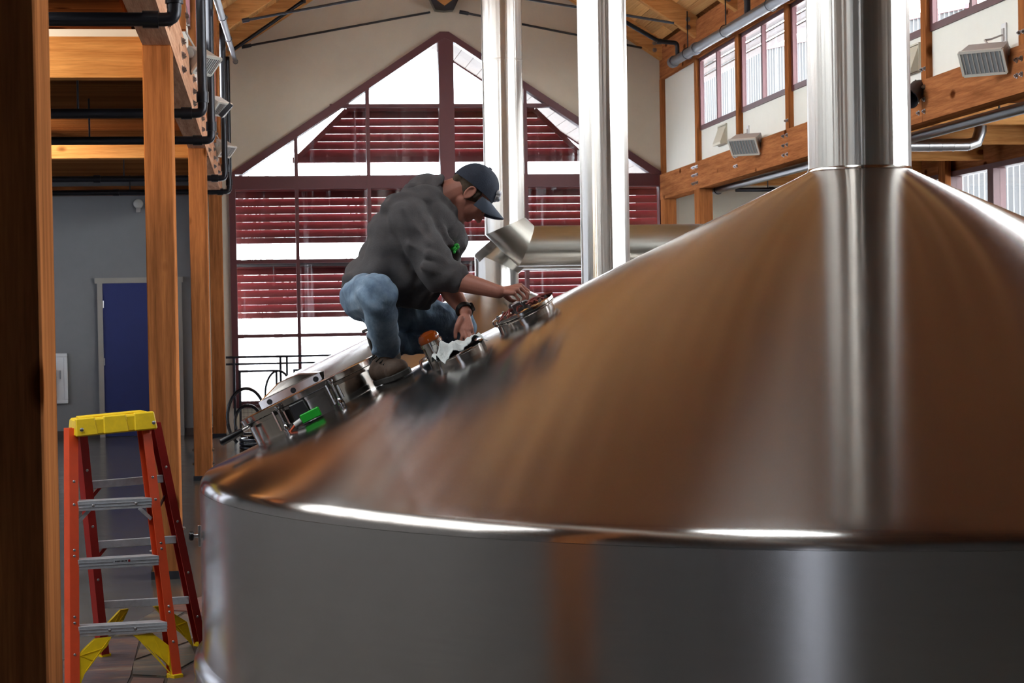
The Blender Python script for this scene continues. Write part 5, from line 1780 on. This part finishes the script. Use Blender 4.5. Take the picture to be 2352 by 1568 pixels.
# cuff roll
cu0 = J(1056, 634, 7.925)
ad = (WN - EN) / np.linalg.norm(WN - EN)
e1_ = np.cross(ad, [0, 1.0, 0]); e1_ /= np.linalg.norm(e1_)
e2_ = np.cross(ad, e1_)
for dd, rr in ((0.0, 0.056), (0.022, 0.054)):
    hd.tube([cu0 + ad * (dd - 0.01) + rr * (math.cos(w) * e1_ + math.sin(w) * e2_) for w in np.linspace(0, 2 * math.pi, 19)[:-1]], 0.014, 8, True)


def folds(W):
    x, y, z = W[:, 0], W[:, 1], W[:, 2]
    d = 0.0045 * np.sin(38 * (x * 0.8 + z * 0.9) + 6 * np.sin(9 * y + 7 * z)) + 0.0025 * np.sin(61 * (z - 0.6 * x) + 5 * np.sin(11 * x))
    d += 0.006 * np.sin(23 * (x + 0.4 * z) + 4 * np.sin(6 * z + 3 * y))
    return d


hoodie = vox("hoodie", hd, "hoodie_grey", man, 0.0075, 18, disp=folds)
# hood: a slouched bag of cloth behind the neck with its thick opening edge
hh_ = MB()
hh_.ellipsoid(J(972, 432, 8.2), np.array([0.075, 0, 0.035]), yy_ * 0.125, np.array([-0.03, 0, 0.055]))
hh_.capsule(J(950, 440, 8.12), J(950, 440, 8.28), 0.045, 0.045)
for sy in (-1, 1):
    ch = [J(1012, 408, 8.18 + sy * 0.03), J(996, 425, 8.18 + sy * 0.09), J(990, 450, 8.18 + sy * 0.118), J(1004, 482, 8.18 + sy * 0.112), J(1030, 512, 8.18 + sy * 0.075), J(1040, 524, 8.18 + sy * 0.03)]
    rr = (0.018, 0.024, 0.027, 0.026, 0.022, 0.018)
    for i in range(5):
        hh_.capsule(ch[i], ch[i + 1], rr[i], rr[i + 1], 12, 5)
        hh_.capsule(ch[i] + (np.array(J(960, 470, 8.18)) - ch[i]) * 0.3, ch[i + 1] + (np.array(J(960, 480, 8.18)) - ch[i + 1]) * 0.3, 0.03, 0.03, 12, 5)
hood = vox("hood", hh_, "hoodie_grey", hoodie, 0.006, 10, disp=lambda W: folds(W) * 0.6)
for k, dx in enumerate((0, 10)):
    MB().tube([J(1036 + dx, 518, 8.10), J(1037 + dx, 540, 8.055), J(1036 + dx, 562, 8.04)], 0.004, 6).build("drawstring", "hoodie_dark", hoodie, True)
# green leaf emblem on the chest
eg = MB()
ce = J(1041, 570, 8.015)
for (dx, dz, r0, r1, an) in ((0, 0, 0.014, 0.010, 0.5), (0.014, 0.012, 0.013, 0.009, 0.2), (0.020, 0.004, 0.010, 0.008, 1.2), (0.004, -0.016, 0.009, 0.007, 1.5), (0.010, -0.006, 0.012, 0.008, 0.8)):
    ca, sa = math.cos(an), math.sin(an)
    eg.ellipsoid(ce + np.array([dx, dx * 0.25 - 0.004, dz]), np.array([ca, 0, sa]) * r0, np.array([-sa, 0, ca]) * r1, np.array([0, 0.012, 0]), 12, 8)
e_ = eg.build("chest_emblem", "emblem_green", hoodie, True)
e_["label"] = "small bright green leaf emblem on the chest"

# --- jeans
jn = MB()
jn.ellipsoid(J(836, 672, 8.25), np.array([0.095, 0, 0.0]), yy_ * 0.185, np.array([0, 0, 0.115]))
jn.capsule(J(836, 684, 8.13), J(866, 676, 7.82), 0.108, 0.086)
jn.capsule(J(870, 672, 7.80), J(872, 690, 7.79), 0.082, 0.078)
jn.capsule(J(872, 690, 7.79), J(880, 760, 7.88), 0.074, 0.064)
jn.capsule(J(880, 760, 7.88), J(890, 806, 7.97), 0.064, 0.056)
jn.capsule(J(842, 690, 8.34), KF, 0.10, 0.080)
jn.capsule(KF, J(1050, 772, 8.42), 0.078, 0.066)
jn.capsule(J(1050, 770, 8.42), J(910, 790, 8.42), 0.068, 0.056)
jn.capsule(J(910, 790, 8.42), J(884, 796, 8.42), 0.056, 0.056)
# cuff and knee folds
for (a, b, r0, r1) in (((862, 808, 7.93), (912, 806, 7.93), 0.018, 0.018), ((846, 770, 7.90), (908, 776, 7.86), 0.014, 0.010), ((812, 655, 7.99), (838, 735, 7.99), 0.016, 0.010), ((796, 680, 8.02), (842, 700, 7.93), 0.014, 0.01), ((838, 660, 7.85), (850, 720, 7.85), 0.014, 0.012), ((845, 740, 7.87), (900, 735, 7.80), 0.012, 0.01),
                       ((1010, 705, 8.34), (1050, 740, 8.34), 0.014, 0.012), ((985, 730, 8.34), (1060, 765, 8.345), 0.014, 0.010)):
    jn.capsule(J(*a), J(*b), r0, r1, 10, 4)


def jfolds(W):
    x, y, z = W[:, 0], W[:, 1], W[:, 2]
    return 0.0035 * np.sin(55 * z + 9 * np.sin(13 * x + 5 * y)) + 0.003 * np.sin(42 * (x + 0.5 * z) + 6 * np.sin(8 * z - 5 * y))


jeans = vox("jeans", jn, "denim", man, 0.007, 8, disp=jfolds)
# side seam on the near leg
MB().tube([J(846, 640, 7.965), J(846, 668, 7.815), J(850, 700, 7.80), J(856, 750, 7.845), J(866, 806, 7.925)], 0.0035, 6).build("side_seam", "denim", jeans, True)

# --- boots
def boot(name_label, ankle, heel, toe, up, side):
    """ankle shaft, foot, toe cap; sole as sub-part"""
    ankle, heel, toe, up, side = [np.array(a, float) for a in (ankle, heel, toe, up, side)]
    d = toe - heel
    L_ = np.linalg.norm(d)
    d /= L_
    mb = MB()
    mb.capsule(ankle, heel + d * 0.055 + up * 0.055, 0.054, 0.05)
    mb.capsule(heel + d * 0.045 + up * 0.05, heel + d * (L_ - 0.07) + up * 0.045, 0.046, 0.043)
    mb.ellipsoid(heel + d * (L_ - 0.065) + up * 0.04, d * 0.068, side * 0.05, up * 0.042)
    mb.capsule(ankle, heel + d * 0.14 + up * 0.06, 0.05, 0.04)
    b_ = vox("boot", mb, "boot_leather", man, 0.006, 3)
    sl = MB()
    pts = [(0.0, 0.030), (0.03, 0.042), (0.12, 0.040), (0.2, 0.050), (L_ - 0.03, 0.046), (L_ + 0.004, 0.02)]
    outl = [heel + d * a + side * w for a, w in pts] + [heel + d * a - side * w for a, w in pts[::-1]]
    sl.prism([q + up * 0.0 for q in outl], up * 0.026).build("boot_sole", "boot_sole", b_, bevel=0.004)
    for k in range(4):
        q = heel + d * (0.10 + 0.026 * k) + up * (0.115 - 0.012 * k)
        MB().tube([q + side * 0.03, q + up * 0.006, q - side * 0.03], 0.0035, 6).build("lace", "boot_sole", b_, True)
    return b_


hx, hy = 0.50, 8.06
tx, ty = 0.595, 7.80
heel = np.array([hx, hy, surf(hx, hy) + 0.004])
toe = np.array([tx, ty, surf(tx, ty) + 0.004])
upn = np.array([KK * -1.0, -0.02, 1.0]); upn /= np.linalg.norm(upn)
d_ = (toe - heel) / np.linalg.norm(toe - heel)
upn -= d_ * (upn @ d_); upn /= np.linalg.norm(upn)
boot("near", AN, heel, toe, upn, np.cross(d_, upn))
toe = J(873, 838, 8.44)
toe[2] = surf(toe[0], toe[1]) + 0.03
heel = J(842, 772, 8.42)
d_ = (toe - heel) / np.linalg.norm(toe - heel)
up2 = np.array([0.85, 0, 0.35]); up2 -= d_ * (up2 @ d_); up2 /= np.linalg.norm(up2)
boot("far", J(878, 796, 8.42), heel, heel + d_ * 0.2, up2, np.cross(d_, up2))

# --- watch on the far wrist
wd = (WF - EF) / np.linalg.norm(WF - EF)
w1 = np.cross(wd, [0, 1.0, 0]); w1 /= np.linalg.norm(w1)
w2 = np.cross(wd, w1)
wc = WF - wd * 0.012
wa = MB()
for dd in (-0.009, -0.003, 0.003, 0.009):
    wa.tube([wc + wd * dd + (w1 * math.cos(w) + w2 * math.sin(w)) * 0.0345 for w in np.linspace(0, 2 * math.pi, 25)[:-1]], 0.0045, 8, True)
wt = wa.build("watch", "watch_black", man, True)
MB().lathe(wc - w1 * 0.03 if w1[0] < 0 else wc + w1 * 0.03, w1 if w1[0] > 0 else -w1, [(0.02, 0), (0.021, 0.008), (0.018, 0.014), (0.001, 0.015)], 18, True, False).build("watch_case", "watch_black", wt, True)

# --- rag under his left hand, on the round port
n = 26
V, F = [], []
rnd = random.Random(11)
ph = [rnd.uniform(0, 6.28) for _ in range(8)]


def rag_h(a, b):
    v = 0.010 + 0.008 * math.sin(55 * a + ph[0] + 20 * b) + 0.007 * math.sin(70 * b + ph[1] - 30 * a) + 0.005 * math.sin(120 * a + 90 * b + ph[2])
    v += 0.052 * math.exp(-((a + 0.072) ** 2 / 0.0005 + (b - 0.03) ** 2 / 0.0012))
    v += 0.022 * math.exp(-((a + 0.03) ** 2 / 0.0008 + (b - 0.05) ** 2 / 0.0008))
    v += 0.012 * math.exp(-((a - 0.05) ** 2 / 0.002 + (b - 0.06) ** 2 / 0.001))
    return max(v, 0.003)


for layer in (0, 1):
    for i in range(n + 1):
        for j in range(n + 1):
            a = -0.104 + 0.205 * i / n
            b = -0.095 + 0.180 * j / n
            edge = 0.006 * math.sin(9 * i / n * 6.28 + 1) * (1 if j in (0, n) else 0)
            hgt = 0.035 + (rag_h(a, b) if layer == 0 else rag_h(a, b) - 0.003)
            rr = math.hypot(a, b)
            if rr > 0.109:
                hgt -= (rr - 0.109) * 0.8
            V.append(pn + sn * a + tn * (b + edge) + nn * hgt)
M_ = (n + 1) ** 2
for i in range(n):
    for j in range(n):
        a = i * (n + 1) + j
        F.append((a, a + 1, a + n + 2, a + n + 1))
        F.append((M_ + a, M_ + a + n + 1, M_ + a + n + 2, M_ + a + 1))
for i in range(n):
    for (a, b) in ((i, i + 1), (n * (n + 1) + i, n * (n + 1) + i + 1), (i * (n + 1), (i + 1) * (n + 1)), (i * (n + 1) + n, (i + 1) * (n + 1) + n)):
        F.append((a, b, M_ + b, M_ + a))
rag = MB().add(V, F).build("rag", "rag_white", None, True, loc=pn + nn * 0.036)
tag(rag, "crumpled white cleaning rag under the man's hand on the round port", "cloth")
